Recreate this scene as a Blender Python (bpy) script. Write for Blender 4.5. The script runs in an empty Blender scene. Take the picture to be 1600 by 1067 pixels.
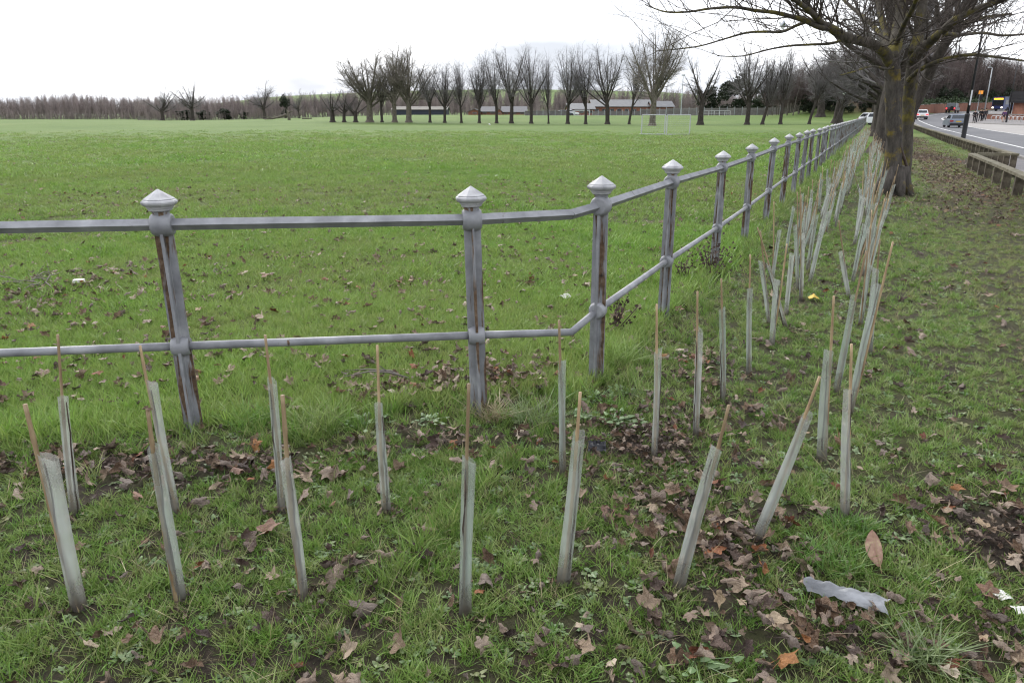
import bpy, math, random
import numpy as np
from mathutils import Vector, Matrix, Quaternion, Euler

random.seed(7)
rng = np.random.default_rng(11)
S = bpy.context.scene
COL = S.collection
R = math.radians

# ------------------------------------------------------------------ camera, sky, sun, exposure
FPX, PITCH, EYE = 1125.0, R(17.5), 1.57
cam_data = bpy.data.cameras.new('camera')
cam_data.sensor_width = 36.0
cam_data.lens = FPX / 1600 * 36.0
cam_data.clip_start, cam_data.clip_end = 0.05, 6000
cam_data.dof.use_dof = True
cam_data.dof.focus_distance = 4.0
cam_data.dof.aperture_fstop = 9.0
cam = bpy.data.objects.new('camera', cam_data)
COL.objects.link(cam)
cam.location = (0, 0, EYE)
cam.rotation_euler = (math.pi / 2 - PITCH, 0, 0)
S.camera = cam

SUN_EL, SUN_AZ = R(42), R(-25)          # azimuth measured from +Y towards +X
W = bpy.data.worlds.new('World')
S.world = W
W.use_nodes = True
wn, wl = W.node_tree.nodes, W.node_tree.links
wn.clear()
sky = wn.new('ShaderNodeTexSky')
sky.sky_type = 'NISHITA'
sky.sun_disc = False
sky.sun_elevation = SUN_EL
sky.sun_rotation = SUN_AZ
sky.air_density, sky.dust_density, sky.ozone_density = 1.0, 4.0, 1.0
tc = wn.new('ShaderNodeTexCoord')
mp = wn.new('ShaderNodeMapping'); mp.inputs['Scale'].default_value = (1.6, 1.6, 5.0)
nz = wn.new('ShaderNodeTexNoise'); nz.inputs['Scale'].default_value = 1.3; nz.inputs['Detail'].default_value = 5
cr = wn.new('ShaderNodeValToRGB')
cr.color_ramp.elements[0].position, cr.color_ramp.elements[0].color = 0.38, (4.4, 4.75, 5.4, 1)
cr.color_ramp.elements[1].position, cr.color_ramp.elements[1].color = 0.58, (12.4, 12.6, 13.1, 1)
mixw = wn.new('ShaderNodeMixRGB'); mixw.inputs['Fac'].default_value = 0.9
bg = wn.new('ShaderNodeBackground'); bg.inputs['Strength'].default_value = 0.1
wo = wn.new('ShaderNodeOutputWorld')
wl.new(tc.outputs['Generated'], mp.inputs['Vector']); wl.new(mp.outputs['Vector'], nz.inputs['Vector'])
wl.new(nz.outputs['Fac'], cr.inputs['Fac'])
wl.new(sky.outputs['Color'], mixw.inputs['Color1']); wl.new(cr.outputs['Color'], mixw.inputs['Color2'])
wl.new(mixw.outputs['Color'], bg.inputs['Color']); wl.new(bg.outputs['Background'], wo.inputs['Surface'])

sun_data = bpy.data.lights.new('sun', 'SUN')
sun_data.energy, sun_data.angle, sun_data.color = 1.5, R(40), (1.0, 0.97, 0.93)
sun = bpy.data.objects.new('sun', sun_data)
COL.objects.link(sun)
sd = Vector((math.sin(SUN_AZ) * math.cos(SUN_EL), math.cos(SUN_AZ) * math.cos(SUN_EL), math.sin(SUN_EL)))
sun.rotation_euler = sd.to_track_quat('Z', 'Y').to_euler()
sun.location = sd * 60

vs = S.view_settings
vs.view_transform, vs.look, vs.exposure, vs.gamma = 'Standard', 'None', 0.85, 1.0
vs.use_curve_mapping = False
S.render.engine = 'CYCLES'
S.cycles.use_denoising = True
S.cycles.pixel_filter_type = 'BLACKMAN_HARRIS'
S.cycles.filter_width = 1.15
S.cycles.max_bounces = 8
S.cycles.transparent_max_bounces = 24

# ------------------------------------------------------------------ survey of the place
CP, SP = math.cos(PITCH), math.sin(PITCH)
def ray(px, py):
    a, b = (px - 800) / FPX, (533.5 - py) / FPX
    return Vector((a, CP + b * SP, -SP + b * CP))
def at_y(px, py, y):                     # point on the sight line at forward distance y
    d = ray(px, py)
    return Vector((0, 0, EYE)) + d * (y / d.y)

U = np.array((0.43584, 0.90002)); V = np.array((0.90002, -0.43584)); P3 = np.array((0.52, 4.14))
def tn(t, n, z=None):                    # along / across the railing -> place
    x = P3[0] + U[0] * t + V[0] * n; y = P3[1] + U[1] * t + V[1] * n
    return Vector((x, y, float(ground(x, y)) if z is None else z))
def sstep(a, b, x):
    k = np.clip((x - a) / (b - a), 0, 1)
    return k * k * (3 - 2 * k)
def curve(t):
    e = np.maximum(0, t - 145.0)
    return 0.4 * e * e / (e + 30)
ZT = ([-1e4, 85, 100, 128, 150, 178, 227, 300, 500, 1e4], [0, 0, .05, .33, .72, 1.75, 2.6, 3.4, 4.0, 4.0])
def zroad(t):
    return (np.interp(t - 8, *ZT) + np.interp(t - 4, *ZT) + np.interp(t, *ZT) + np.interp(t + 4, *ZT) + np.interp(t + 8, *ZT)) / 5
def bump(x, y):
    return (.013 * np.sin(1.9 * x + .7 * y + 1) * np.sin(1.3 * y - .6 * x) + .007 * np.sin(5.3 * x + 2) * np.sin(4.7 * y + .5 * x)
            + .004 * np.sin(11 * x - 3 * y) * np.sin(9.1 * y + 2 * x))
def ground(x, y):
    x = np.asarray(x, float); y = np.asarray(y, float)
    rx, ry = x - P3[0], y - P3[1]
    t = rx * U[0] + ry * U[1]; n = rx * V[0] + ry * V[1]
    r = np.hypot(x, y)
    az = np.arctan2(x, np.maximum(y, 1e-3))
    left = sstep(-.12, -.42, az)
    zf = 1.25 * sstep(112, 195, y) * (1 - left) - .7 * sstep(110, 320, y) * left
    und = (.10 * np.sin(y / 7.0 + x / 23.0) + .08 * np.sin(y / 13.0 - x / 31.0 + 2)) * sstep(38, 80, r) * (1 - sstep(-20, -4, n)) * sstep(400, 200, r)
    zr = zroad(t)
    w = sstep(-28, -2, n) * sstep(20, 60, y)
    z = zf * (1 - w) + zr * w + und
    z = z + bump(x, y) * sstep(40, 20, r)
    # low green ridge far off, and the wooded bank beyond the bend
    ridge = 29 * sstep(450, 950, y) * sstep(-.55, -.28, az) * sstep(.42, .2, az) * (.8 + .2 * np.cos(x / 160.0))
    dn = np.where(t > 145, curve(t), 0) + 4.3 - n
    bank = (2.2 * sstep(.6, 4, dn) + 12 * sstep(4, 60, dn)) * sstep(158, 178, t) * sstep(-20, 4, n) * (1 - sstep(340, 460, t))
    z = z + ridge + bank
    far = sstep(1200, 3000, r)
    return z * (1 - far)
def on_ground(px, py):                   # where a sight line meets the ground
    d = ray(px, py)
    s = 0.5
    for k in range(4000):
        p = Vector((0, 0, EYE)) + d * s
        if p.z <= float(ground(p.x, p.y)): break
        s *= 1.004
    lo, hi = s / 1.004, s
    for k in range(24):
        m = (lo + hi) / 2; p = Vector((0, 0, EYE)) + d * m
        if p.z <= float(ground(p.x, p.y)): hi = m
        else: lo = m
    p = Vector((0, 0, EYE)) + d * hi
    return Vector((p.x, p.y, float(ground(p.x, p.y))))
def at_depth(px, depth):                 # ground point at a bearing and a depth
    x = (px - 800) / FPX * depth; y = (depth - EYE * SP) / CP
    return Vector((x, y, float(ground(x, y))))

# ------------------------------------------------------------------ materials
def new_mat(name):
    m = bpy.data.materials.new(name); m.use_nodes = True
    nt = m.node_tree
    return m, nt.nodes, nt.links, nt.nodes['Principled BSDF']
def ramp(nodes, stops):
    c = nodes.new('ShaderNodeValToRGB'); e = c.color_ramp.elements
    while len(e) < len(stops): e.new(0.5)
    for k, (p, col) in enumerate(stops):
        e[k].position = p; e[k].color = (*col, 1)
    return c
def noise(nodes, links, scale, detail=4, vec=None, stretch=None, coord='Object', rough=.55):
    n = nodes.new('ShaderNodeTexNoise'); n.inputs['Scale'].default_value = scale; n.inputs['Detail'].default_value = detail
    n.inputs['Roughness'].default_value = rough
    if vec is None:
        vec = nodes.new('ShaderNodeTexCoord').outputs[coord]
    if stretch:
        mpn = nodes.new('ShaderNodeMapping'); mpn.inputs['Scale'].default_value = stretch
        links.new(vec, mpn.inputs['Vector']); vec = mpn.outputs['Vector']
    links.new(vec, n.inputs['Vector'])
    return n
def mat(name, stops, scale=6, rough=.7, bumps=.3, detail=5, stretch=None, metal=0, spec=.3, vary=.12, bscale=None, coord='Object', emit=None, dist=.01):
    m, N, L, b = new_mat(name)
    if isinstance(stops[0], float): stops = [(.3, tuple(c * .8 for c in stops)), (.7, stops)]
    nz = noise(N, L, scale, detail, stretch=stretch, coord=coord)
    r = ramp(N, stops); L.new(nz.outputs['Fac'], r.inputs['Fac'])
    oi = N.new('ShaderNodeObjectInfo'); hs = N.new('ShaderNodeHueSaturation')
    mr = N.new('ShaderNodeMapRange'); mr.inputs['To Min'].default_value = 1 - vary; mr.inputs['To Max'].default_value = 1 + vary
    L.new(oi.outputs['Random'], mr.inputs['Value']); L.new(mr.outputs['Result'], hs.inputs['Value'])
    L.new(r.outputs['Color'], hs.inputs['Color']); L.new(hs.outputs['Color'], b.inputs['Base Color'])
    b.inputs['Roughness'].default_value = rough; b.inputs['Metallic'].default_value = metal
    b.inputs['Specular IOR Level'].default_value = spec
    if bumps:
        bp = N.new('ShaderNodeBump'); bp.inputs['Strength'].default_value = bumps; bp.inputs['Distance'].default_value = dist
        n2 = noise(N, L, bscale or scale * 3, 6, stretch=stretch, coord=coord)
        L.new(n2.outputs['Fac'], bp.inputs['Height']); L.new(bp.outputs['Normal'], b.inputs['Normal'])
    if emit:
        b.inputs['Emission Color'].default_value = (*emit[0], 1); b.inputs['Emission Strength'].default_value = emit[1]
    return m

# --- grass blades: own colour varies plant by plant, thin leaves let light through
def blade_mat(name, stops, trans=.35):
    m, N, L, b = new_mat(name)
    oi = N.new('ShaderNodeObjectInfo'); r = ramp(N, stops); L.new(oi.outputs['Random'], r.inputs['Fac'])
    at = N.new('ShaderNodeAttribute'); at.attribute_type = 'INSTANCER'; at.attribute_name = 'tone'
    mx = N.new('ShaderNodeMixRGB'); mx.inputs['Color2'].default_value = (.25, .235, .105, 1)
    L.new(at.outputs['Fac'], mx.inputs['Fac']); L.new(r.outputs['Color'], mx.inputs['Color1'])
    g = N.new('ShaderNodeNewGeometry'); hs = N.new('ShaderNodeHueSaturation')
    mr = N.new('ShaderNodeMapRange'); mr.inputs['To Min'].default_value = .72; mr.inputs['To Max'].default_value = 1.35
    L.new(g.outputs['Random Per Island'], mr.inputs['Value']); L.new(mr.outputs['Result'], hs.inputs['Value'])
    L.new(mx.outputs['Color'], hs.inputs['Color']); L.new(hs.outputs['Color'], b.inputs['Base Color'])
    b.inputs['Roughness'].default_value = .42; b.inputs['Specular IOR Level'].default_value = .5
    t = N.new('ShaderNodeBsdfTranslucent'); L.new(hs.outputs['Color'], t.inputs['Color'])
    ms = N.new('ShaderNodeMixShader'); ms.inputs['Fac'].default_value = trans
    L.new(b.outputs[0], ms.inputs[1]); L.new(t.outputs[0], ms.inputs[2])
    L.new(ms.outputs[0], N['Material Output'].inputs['Surface'])
    return m
M = {}
M['blade'] = blade_mat('grass_blade', [(0, (.085, .175, .027)), (.4, (.125, .235, .038)), (.75, (.175, .275, .062)), (1, (.25, .31, .115))])
M['blade_field'] = blade_mat('field_blade', [(0, (.105, .225, .028)), (.5, (.155, .29, .042)), (1, (.22, .335, .07))])
M['herb'] = blade_mat('herb_leaf', [(0, (.10, .17, .06)), (.5, (.14, .22, .085)), (1, (.21, .29, .15))], .25)
M['pale_blade'] = blade_mat('pale_blade', [(0, (.16, .22, .09)), (1, (.26, .30, .17))])
M['straw'] = blade_mat('dry_blade', [(0, (.27, .22, .12)), (1, (.36, .31, .19))], .25)

# --- ground
def ground_mat():
    m, N, L, b = new_mat('turf_and_soil')
    tcn = N.new('ShaderNodeTexCoord').outputs['Object']
    a = N.new('ShaderNodeAttribute'); a.attribute_name = 'cover'
    sep = N.new('ShaderNodeSeparateColor'); L.new(a.outputs['Color'], sep.inputs['Color'])
    n1 = noise(N, L, .11, 8, tcn, (1, .5, 1), rough=.65); g = ramp(N, [(.3, (.076, .130, .026)), (.5, (.096, .154, .034)), (.7, (.128, .176, .050))]); L.new(n1.outputs['Fac'], g.inputs['Fac'])
    n2 = noise(N, L, 9, 8, tcn, None, rough=.75); g2 = ramp(N, [(.33, (.50, .52, .42)), (.62, (1.25, 1.22, 1.2))]); L.new(n2.outputs['Fac'], g2.inputs['Fac'])
    mul = N.new('ShaderNodeMixRGB'); mul.blend_type = 'MULTIPLY'; mul.inputs['Fac'].default_value = .8
    L.new(g.outputs['Color'], mul.inputs['Color1']); L.new(g2.outputs['Color'], mul.inputs['Color2'])
    n3 = noise(N, L, 17, 12, tcn, None, rough=.82); so = ramp(N, [(.32, (.014, .011, .009)), (.5, (.046, .035, .026)), (.66, (.115, .09, .066))]); L.new(n3.outputs['Fac'], so.inputs['Fac'])
    th = ramp(N, [(.3, (.030, .034, .014)), (.5, (.062, .062, .026)), (.68, (.105, .10, .045))]); n7 = noise(N, L, 46, 8, tcn, None, rough=.8); L.new(n7.outputs['Fac'], th.inputs['Fac'])
    mxt = N.new('ShaderNodeMixRGB'); L.new(sep.outputs['Blue'], mxt.inputs['Fac']); L.new(mul.outputs['Color'], mxt.inputs['Color1']); L.new(th.outputs['Color'], mxt.inputs['Color2']); mul = mxt
    # soil shows where the cover is worn, broken up by noise
    n4 = noise(N, L, 7, 7, tcn, None, rough=.7)
    ad = N.new('ShaderNodeMath'); ad.operation = 'MULTIPLY_ADD'; L.new(n4.outputs['Fac'], ad.inputs[0]); ad.inputs[1].default_value = 1.5; 
    L.new(sep.outputs['Red'], ad.inputs[2])
    mr = N.new('ShaderNodeMapRange'); mr.inputs['From Min'].default_value = 1.0; mr.inputs['From Max'].default_value = 1.35
    L.new(ad.outputs[0], mr.inputs['Value'])
    mx = N.new('ShaderNodeMixRGB'); L.new(mr.outputs['Result'], mx.inputs['Fac']); L.new(mul.outputs['Color'], mx.inputs['Color1']); L.new(so.outputs['Color'], mx.inputs['Color2'])
    # leaf mould under the trees and on the bank
    n5 = noise(N, L, 1.2, 8, tcn, None, rough=.8); lm = ramp(N, [(.3, (.055, .033, .024)), (.55, (.14, .085, .06)), (.72, (.26, .18, .14))]); L.new(n5.outputs['Fac'], lm.inputs['Fac'])
    mx2 = N.new('ShaderNodeMixRGB'); L.new(sep.outputs['Green'], mx2.inputs['Fac']); L.new(mx.outputs['Color'], mx2.inputs['Color1']); L.new(lm.outputs['Color'], mx2.inputs['Color2'])
    L.new(mx2.outputs['Color'], b.inputs['Base Color'])
    b.inputs['Roughness'].default_value = .85; b.inputs['Specular IOR Level'].default_value = .2
    bp = N.new('ShaderNodeBump'); bp.inputs['Strength'].default_value = 1.0; bp.inputs['Distance'].default_value = .035
    n6 = noise(N, L, 34, 12, tcn, None, rough=.8); L.new(n6.outputs['Fac'], bp.inputs['Height']); L.new(bp.outputs['Normal'], b.inputs['Normal'])
    return m
M['ground'] = ground_mat()

# --- painted iron, rust running down in the hollows
def iron_mat(name, rust):
    m, N, L, b = new_mat(name)
    tcn = N.new('ShaderNodeTexCoord').outputs['Object']; oi = N.new('ShaderNodeObjectInfo')
    off = N.new('ShaderNodeVectorMath'); off.operation = 'ADD'; L.new(tcn, off.inputs[0])
    sc = N.new('ShaderNodeVectorMath'); sc.operation = 'SCALE'; sc.inputs[0].default_value = (17, 31, 9); L.new(oi.outputs['Random'], sc.inputs['Scale'])
    L.new(sc.outputs[0], off.inputs[1])
    n1 = noise(N, L, 9, 6, off.outputs[0]); p = ramp(N, [(.3, (.15, .153, .166)), (.6, (.25, .254, .272)), (.8, (.36, .365, .38))]); L.new(n1.outputs['Fac'], p.inputs['Fac'])
    n2 = noise(N, L, 1, 5, off.outputs[0], (26, 26, 2.2)); f = ramp(N, [(.64 - rust, (0, 0, 0)), (.70 - rust, (1, 1, 1))]); L.new(n2.outputs['Fac'], f.inputs['Fac'])
    n3 = noise(N, L, 30, 6, off.outputs[0]); rc = ramp(N, [(.3, (.03, .022, .016)), (.5, (.10, .06, .034)), (.75, (.19, .14, .10))]); L.new(n3.outputs['Fac'], rc.inputs['Fac'])
    mx = N.new('ShaderNodeMixRGB'); L.new(f.outputs['Color'], mx.inputs['Fac']); L.new(p.outputs['Color'], mx.inputs['Color1']); L.new(rc.outputs['Color'], mx.inputs['Color2'])
    L.new(mx.outputs['Color'], b.inputs['Base Color'])
    rr = N.new('ShaderNodeMapRange'); rr.inputs['To Min'].default_value = .42; rr.inputs['To Max'].default_value = .9; L.new(f.outputs['Color'], rr.inputs['Value']); L.new(rr.outputs['Result'], b.inputs['Roughness'])
    b.inputs['Specular IOR Level'].default_value = .45
    bp = N.new('ShaderNodeBump'); bp.inputs['Strength'].default_value = .35; bp.inputs['Distance'].default_value = .004
    L.new(n3.outputs['Fac'], bp.inputs['Height']); L.new(bp.outputs['Normal'], b.inputs['Normal'])
    return m
M['iron'] = iron_mat('grey_painted_iron', .11)
M['rail_iron'] = iron_mat('grey_painted_rail', -.03)
M['cap_iron'] = mat('pale_cap_paint', [(.3, (.24, .24, .255)), (.6, (.41, .41, .425)), (.8, (.50, .50, .51))], 12, .5, .3, dist=.003, vary=.1)  # finials in a paler grey than the posts

# --- plastic tree guard sheet, cloudy and see-through, soil-stained at the foot
def guard_mat():
    m, N, L, b = new_mat('cloudy_plastic_sheet')
    tcn = N.new('ShaderNodeTexCoord').outputs['Object']; oi = N.new('ShaderNodeObjectInfo')
    r0 = ramp(N, [(0, (.49, .535, .51)), (.5, (.57, .595, .58)), (1, (.66, .665, .66))]); L.new(oi.outputs['Random'], r0.inputs['Fac'])
    n1 = noise(N, L, 9, 3, tcn, (1, 1, .3)); d = ramp(N, [(.35, (.72, .70, .66)), (.6, (1.08, 1.08, 1.08))]); L.new(n1.outputs['Fac'], d.inputs['Fac'])
    mul = N.new('ShaderNodeMixRGB'); mul.blend_type = 'MULTIPLY'; mul.inputs['Fac'].default_value = 1; L.new(r0.outputs['Color'], mul.inputs['Color1']); L.new(d.outputs['Color'], mul.inputs['Color2'])
    sp = N.new('ShaderNodeSeparateXYZ'); L.new(tcn, sp.inputs[0])
    n2 = noise(N, L, 30, 4, tcn); ma = N.new('ShaderNodeMath'); ma.operation = 'MULTIPLY_ADD'; ma.inputs[1].default_value = -.09; L.new(n2.outputs['Fac'], ma.inputs[0]); L.new(sp.outputs['Z'], ma.inputs[2])
    mr = N.new('ShaderNodeMapRange'); mr.inputs['From Min'].default_value = -.02; mr.inputs['From Max'].default_value = .10; mr.inputs['To Min'].default_value = .85; mr.inputs['To Max'].default_value = 0; L.new(ma.outputs[0], mr.inputs['Value'])
    mx = N.new('ShaderNodeMixRGB'); L.new(mr.outputs['Result'], mx.inputs['Fac']); L.new(mul.outputs['Color'], mx.inputs['Color1']); mx.inputs['Color2'].default_value = (.11, .085, .065, 1)
    L.new(mx.outputs['Color'], b.inputs['Base Color']); b.inputs['Roughness'].default_value = .42; b.inputs['Specular IOR Level'].default_value = .4
    t = N.new('ShaderNodeBsdfTranslucent'); L.new(mx.outputs['Color'], t.inputs['Color'])
    m1 = N.new('ShaderNodeMixShader'); m1.inputs['Fac'].default_value = .45; L.new(b.outputs[0], m1.inputs[1]); L.new(t.outputs[0], m1.inputs[2])
    tr = N.new('ShaderNodeBsdfTransparent'); tr.inputs['Color'].default_value = (.93, .97, .95, 1)
    m2 = N.new('ShaderNodeMixShader'); L.new(tr.outputs[0], m2.inputs[1]); L.new(m1.outputs[0], m2.inputs[2])
    op = N.new('ShaderNodeMapRange'); op.inputs['From Min'].default_value = .3; op.inputs['From Max'].default_value = .7; op.inputs['To Min'].default_value = .34; op.inputs['To Max'].default_value = .52; L.new(n1.outputs['Fac'], op.inputs['Value'])
    mxo = N.new('ShaderNodeMath'); mxo.operation = 'MAXIMUM'; L.new(op.outputs['Result'], mxo.inputs[0]); L.new(mr.outputs['Result'], mxo.inputs[1])
    L.new(mxo.outputs[0], m2.inputs['Fac']); L.new(m2.outputs[0], N['Material Output'].inputs['Surface'])
    bp = N.new('ShaderNodeBump'); bp.inputs['Strength'].default_value = .4; bp.inputs['Distance'].default_value = .004; L.new(n1.outputs['Fac'], bp.inputs['Height']); L.new(bp.outputs['Normal'], b.inputs['Normal'])
    return m
M['guard'] = guard_mat()
M['cane'] = mat('bamboo_cane', [(.3, (.125, .08, .048)), (.5, (.255, .18, .105)), (.7, (.39, .30, .18))], 5, .5, .25, stretch=(6, 6, 1), vary=.35, dist=.002)
M['stem'] = mat('sapling_bark', [(.3, (.035, .024, .02)), (.7, (.08, .055, .045))], 30, .7, .2)

# --- dead leaves
def leaf_mat(name, a, c, d):
    m, N, L, b = new_mat(name)
    oi = N.new('ShaderNodeObjectInfo'); r = ramp(N, [(0, a), (.5, c), (1, d)]); L.new(oi.outputs['Random'], r.inputs['Fac'])
    n1 = noise(N, L, 3.2, 6, stretch=None, rough=.7); k = ramp(N, [(.32, (.45, .42, .40)), (.6, (1.1, 1.08, 1.05))]); L.new(n1.outputs['Fac'], k.inputs['Fac'])
    mul = N.new('ShaderNodeMixRGB'); mul.blend_type = 'MULTIPLY'; mul.inputs['Fac'].default_value = .75; L.new(r.outputs['Color'], mul.inputs['Color1']); L.new(k.outputs['Color'], mul.inputs['Color2'])
    g = N.new('ShaderNodeNewGeometry'); mx = N.new('ShaderNodeMixRGB'); mx.inputs['Color2'].default_value = (.30, .245, .205, 1)
    fb = N.new('ShaderNodeMath'); fb.operation = 'MULTIPLY'; fb.inputs[1].default_value = .4; L.new(g.outputs['Backfacing'], fb.inputs[0]); L.new(fb.outputs[0], mx.inputs['Fac'])
    L.new(mul.outputs['Color'], mx.inputs['Color1']); L.new(mx.outputs['Color'], b.inputs['Base Color'])
    b.inputs['Roughness'].default_value = .55; b.inputs['Specular IOR Level'].default_value = .4
    bp = N.new('ShaderNodeBump'); bp.inputs['Strength'].default_value = .5; bp.inputs['Distance'].default_value = .1
    n2 = noise(N, L, 8, 5); L.new(n2.outputs['Fac'], bp.inputs['Height']); L.new(bp.outputs['Normal'], b.inputs['Normal'])
    return m
LEAFC = {'dark brown': ((.04, .024, .019), (.065, .040, .030), (.09, .058, .044)),
         'brown': ((.09, .054, .032), (.14, .086, .052), (.19, .125, .082)),
         'pinkish tan': ((.18, .125, .082), (.25, .185, .13), (.33, .26, .19)),
         'pale tan': ((.36, .27, .17), (.44, .35, .25), (.50, .43, .34)),
         'rust red': ((.15, .055, .03), (.21, .075, .03), (.27, .12, .04))}
for k, v in LEAFC.items(): M[k] = leaf_mat(k.replace(' ', '_') + '_leaf', *v)

# --- bark, stone, road and the rest
def bark_mat(name, base, moss, amount):
    m, N, L, b = new_mat(name)
    tcn = N.new('ShaderNodeTexCoord').outputs['Object']
    n1 = noise(N, L, 3, 8, tcn, (4, 4, 1.2), rough=.7); r = ramp(N, [(.3, tuple(c * .45 for c in base)), (.5, base), (.72, tuple(c * 1.7 for c in base))]); L.new(n1.outputs['Fac'], r.inputs['Fac'])
    n2 = noise(N, L, 2.6, 8, tcn, None, rough=.72); f = ramp(N, [(.60 - amount, (0, 0, 0)), (.68 - amount, (1, 1, 1))]); L.new(n2.outputs['Fac'], f.inputs['Fac'])
    n3 = noise(N, L, 9, 5, tcn); mc = ramp(N, [(.35, tuple(c * .5 for c in moss)), (.65, moss)]); L.new(n3.outputs['Fac'], mc.inputs['Fac'])
    mx = N.new('ShaderNodeMixRGB'); L.new(f.outputs['Color'], mx.inputs['Fac']); L.new(r.outputs['Color'], mx.inputs['Color1']); L.new(mc.outputs['Color'], mx.inputs['Color2'])
    L.new(mx.outputs['Color'], b.inputs['Base Color']); b.inputs['Roughness'].default_value = .9; b.inputs['Specular IOR Level'].default_value = .15
    bp = N.new('ShaderNodeBump'); bp.inputs['Strength'].default_value = .8; bp.inputs['Distance'].default_value = .03
    L.new(n1.outputs['Fac'], bp.inputs['Height']); L.new(bp.outputs['Normal'], b.inputs['Normal'])
    return m
M['bark'] = bark_mat('lichened_bark', (.07, .062, .055), (.20, .155, .045), .06)
M['limb'] = bark_mat('mossy_limb_bark', (.075, .066, .055), (.17, .145, .045), .10)
M['twig'] = mat('twig_bark', [(.3, (.045, .036, .032)), (.7, (.10, .082, .07))], 4, .9, 0, vary=.1)
M['row_bark'] = bark_mat('grey_tree_bark', (.055, .047, .042), (.075, .068, .045), .02)
M['row_twig'] = mat('grey_twigs', [(.3, (.12, .11, .112)), (.7, (.19, .175, .175))], 1, .9, 0, vary=.25)
M['pale_bark'] = bark_mat('pale_tree_bark', (.13, .115, .095), (.12, .11, .06), .05)
M['pale_twig'] = mat('pale_twigs', [(.3, (.14, .122, .11)), (.7, (.21, .186, .16))], 1, .9, 0, vary=.2)
M['wood_twig'] = mat('hazed_wood_twigs', [(0, (.19, .16, .16)), (.45, (.26, .215, .21)), (.8, (.32, .27, .255)), (1, (.33, .20, .11))], .03, .95, 0, vary=.3, coord='Object')  # twig colour lightened to paint in the haze of distance
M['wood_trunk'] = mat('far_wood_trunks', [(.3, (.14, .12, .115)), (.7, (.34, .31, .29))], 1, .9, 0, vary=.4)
M['dark_twig'] = mat('bank_wood_twigs', [(.3, (.075, .058, .058)), (.7, (.15, .115, .105))], .3, .95, 0, vary=.35)
M['dark_trunk'] = mat('bank_wood_trunks', [(.3, (.08, .07, .063)), (.7, (.17, .15, .13))], 1, .9, 0, vary=.3)
M['evergreen'] = mat('evergreen_leaves', [(.3, (.012, .020, .011)), (.7, (.035, .048, .022))], 2, .7, 0, vary=.25)
M['ivy'] = mat('ivy_leaves', [(.3, (.02, .035, .015)), (.7, (.05, .075, .03))], 2, .6, 0, vary=.2)
M['asphalt'] = mat('asphalt', [(.3, (.10, .10, .108)), (.7, (.135, .135, .142))], .6, .75, .3, bscale=90, vary=0, dist=.006)
M['pale_asphalt'] = mat('pale_worn_asphalt', [(.3, (.25, .235, .225)), (.7, (.33, .31, .295))], .35, .8, .3, bscale=90, vary=0, dist=.006)
M['path'] = mat('damp_footway', [(.3, (.055, .05, .052)), (.5, (.10, .085, .082)), (.7, (.16, .115, .10))], .8, .45, .3, bscale=60, vary=0, dist=.006)
M['far_path'] = mat('far_footway', [(.3, (.15, .14, .14)), (.7, (.21, .195, .19))], .5, .8, .2, bscale=60, vary=0, dist=.006)
M['kerb'] = mat('kerb_stone', [(.3, (.2, .19, .18)), (.7, (.3, .29, .27))], 4, .85, .3, vary=0)
M['line'] = mat('road_paint', [(.3, (.62, .62, .60)), (.7, (.78, .78, .76))], 5, .7, .1, vary=0)
M['sleeper'] = mat('weathered_shaded_timber', [(.3, (.055, .045, .035)), (.5, (.10, .085, .062)), (.75, (.16, .14, .105))], 3, .9, .5, stretch=(3, 3, 3), vary=.2)  # weathered posts, darkened in colour to read as shaded below the lit beams
M['sleeper_top'] = mat('mossy_lit_timber', [(.3, (.07, .066, .035)), (.5, (.145, .13, .09)), (.75, (.21, .195, .155))], 4, .9, .5, vary=.15)  # moss tones, with the light on the beam tops painted in as paler timber
M['black'] = mat('black_paint', (.02, .02, .024), 6, .45, .1, vary=.1)
M['sticker'] = mat('white_label', (.62, .63, .66), 6, .5, 0, vary=0)
M['brick'] = mat('red_brick', [(.3, (.17, .075, .052)), (.7, (.28, .13, .09))], 1.2, .85, .2, vary=.12)
M['mortar'] = mat('mortar', (.26, .22, .19), 5, .9, .2, vary=0)
M['stone'] = mat('coping_stone', (.3, .285, .27), 5, .9, .3, vary=.1)
M['slate'] = mat('grey_roof_slate', [(.3, (.10, .10, .11)), (.7, (.12, .12, .127))], 2, .7, .2, vary=.1)
M['white_roof'] = mat('pale_metal_roof', [(.3, (.06, .063, .07)), (.7, (.10, .104, .112))], 1, .5, .1, vary=.05)
M['navy'] = mat('dark_navy_cladding', (.035, .04, .06), 2, .6, .1, vary=.1)
M['cream'] = mat('cream_roof_sheet', [(.3, (.07, .065, .055)), (.7, (.12, .11, .095))], .5, .7, .1, vary=.1)
M['grey_wood'] = mat('weathered_fence_wood', [(.3, (.13, .12, .12)), (.7, (.21, .195, .19))], 1.5, .9, .3, vary=.2)
M['white'] = mat('white_paint', (.72, .73, .74), 4, .5, .05, vary=.05)
M['goal_paint'] = mat('dull_white_goal_tube', (.45, .46, .475), 5, .5, .1, vary=.05)
M['galv'] = mat('galvanised_tube', [(.3, (.30, .32, .34)), (.7, (.42, .44, .46))], 5, .45, .1, metal=.3, vary=.1)
M['glass'] = mat('dark_glass', (.02, .024, .03), 3, .08, 0, spec=.8, vary=.05)
M['tyre'] = mat('tyre_rubber', (.018, .018, .019), 8, .85, .2, vary=.05)
M['rim'] = mat('alloy_rim', (.35, .35, .37), 8, .35, 0, metal=.7, vary=.05)
M['silver'] = mat('silver_blue_car_paint', (.17, .195, .24), 2, .4, 0, metal=.3, spec=.4, vary=.02)
M['white_car'] = mat('white_car_paint', (.75, .76, .78), 2, .25, 0, spec=.6, vary=.02)
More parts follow.
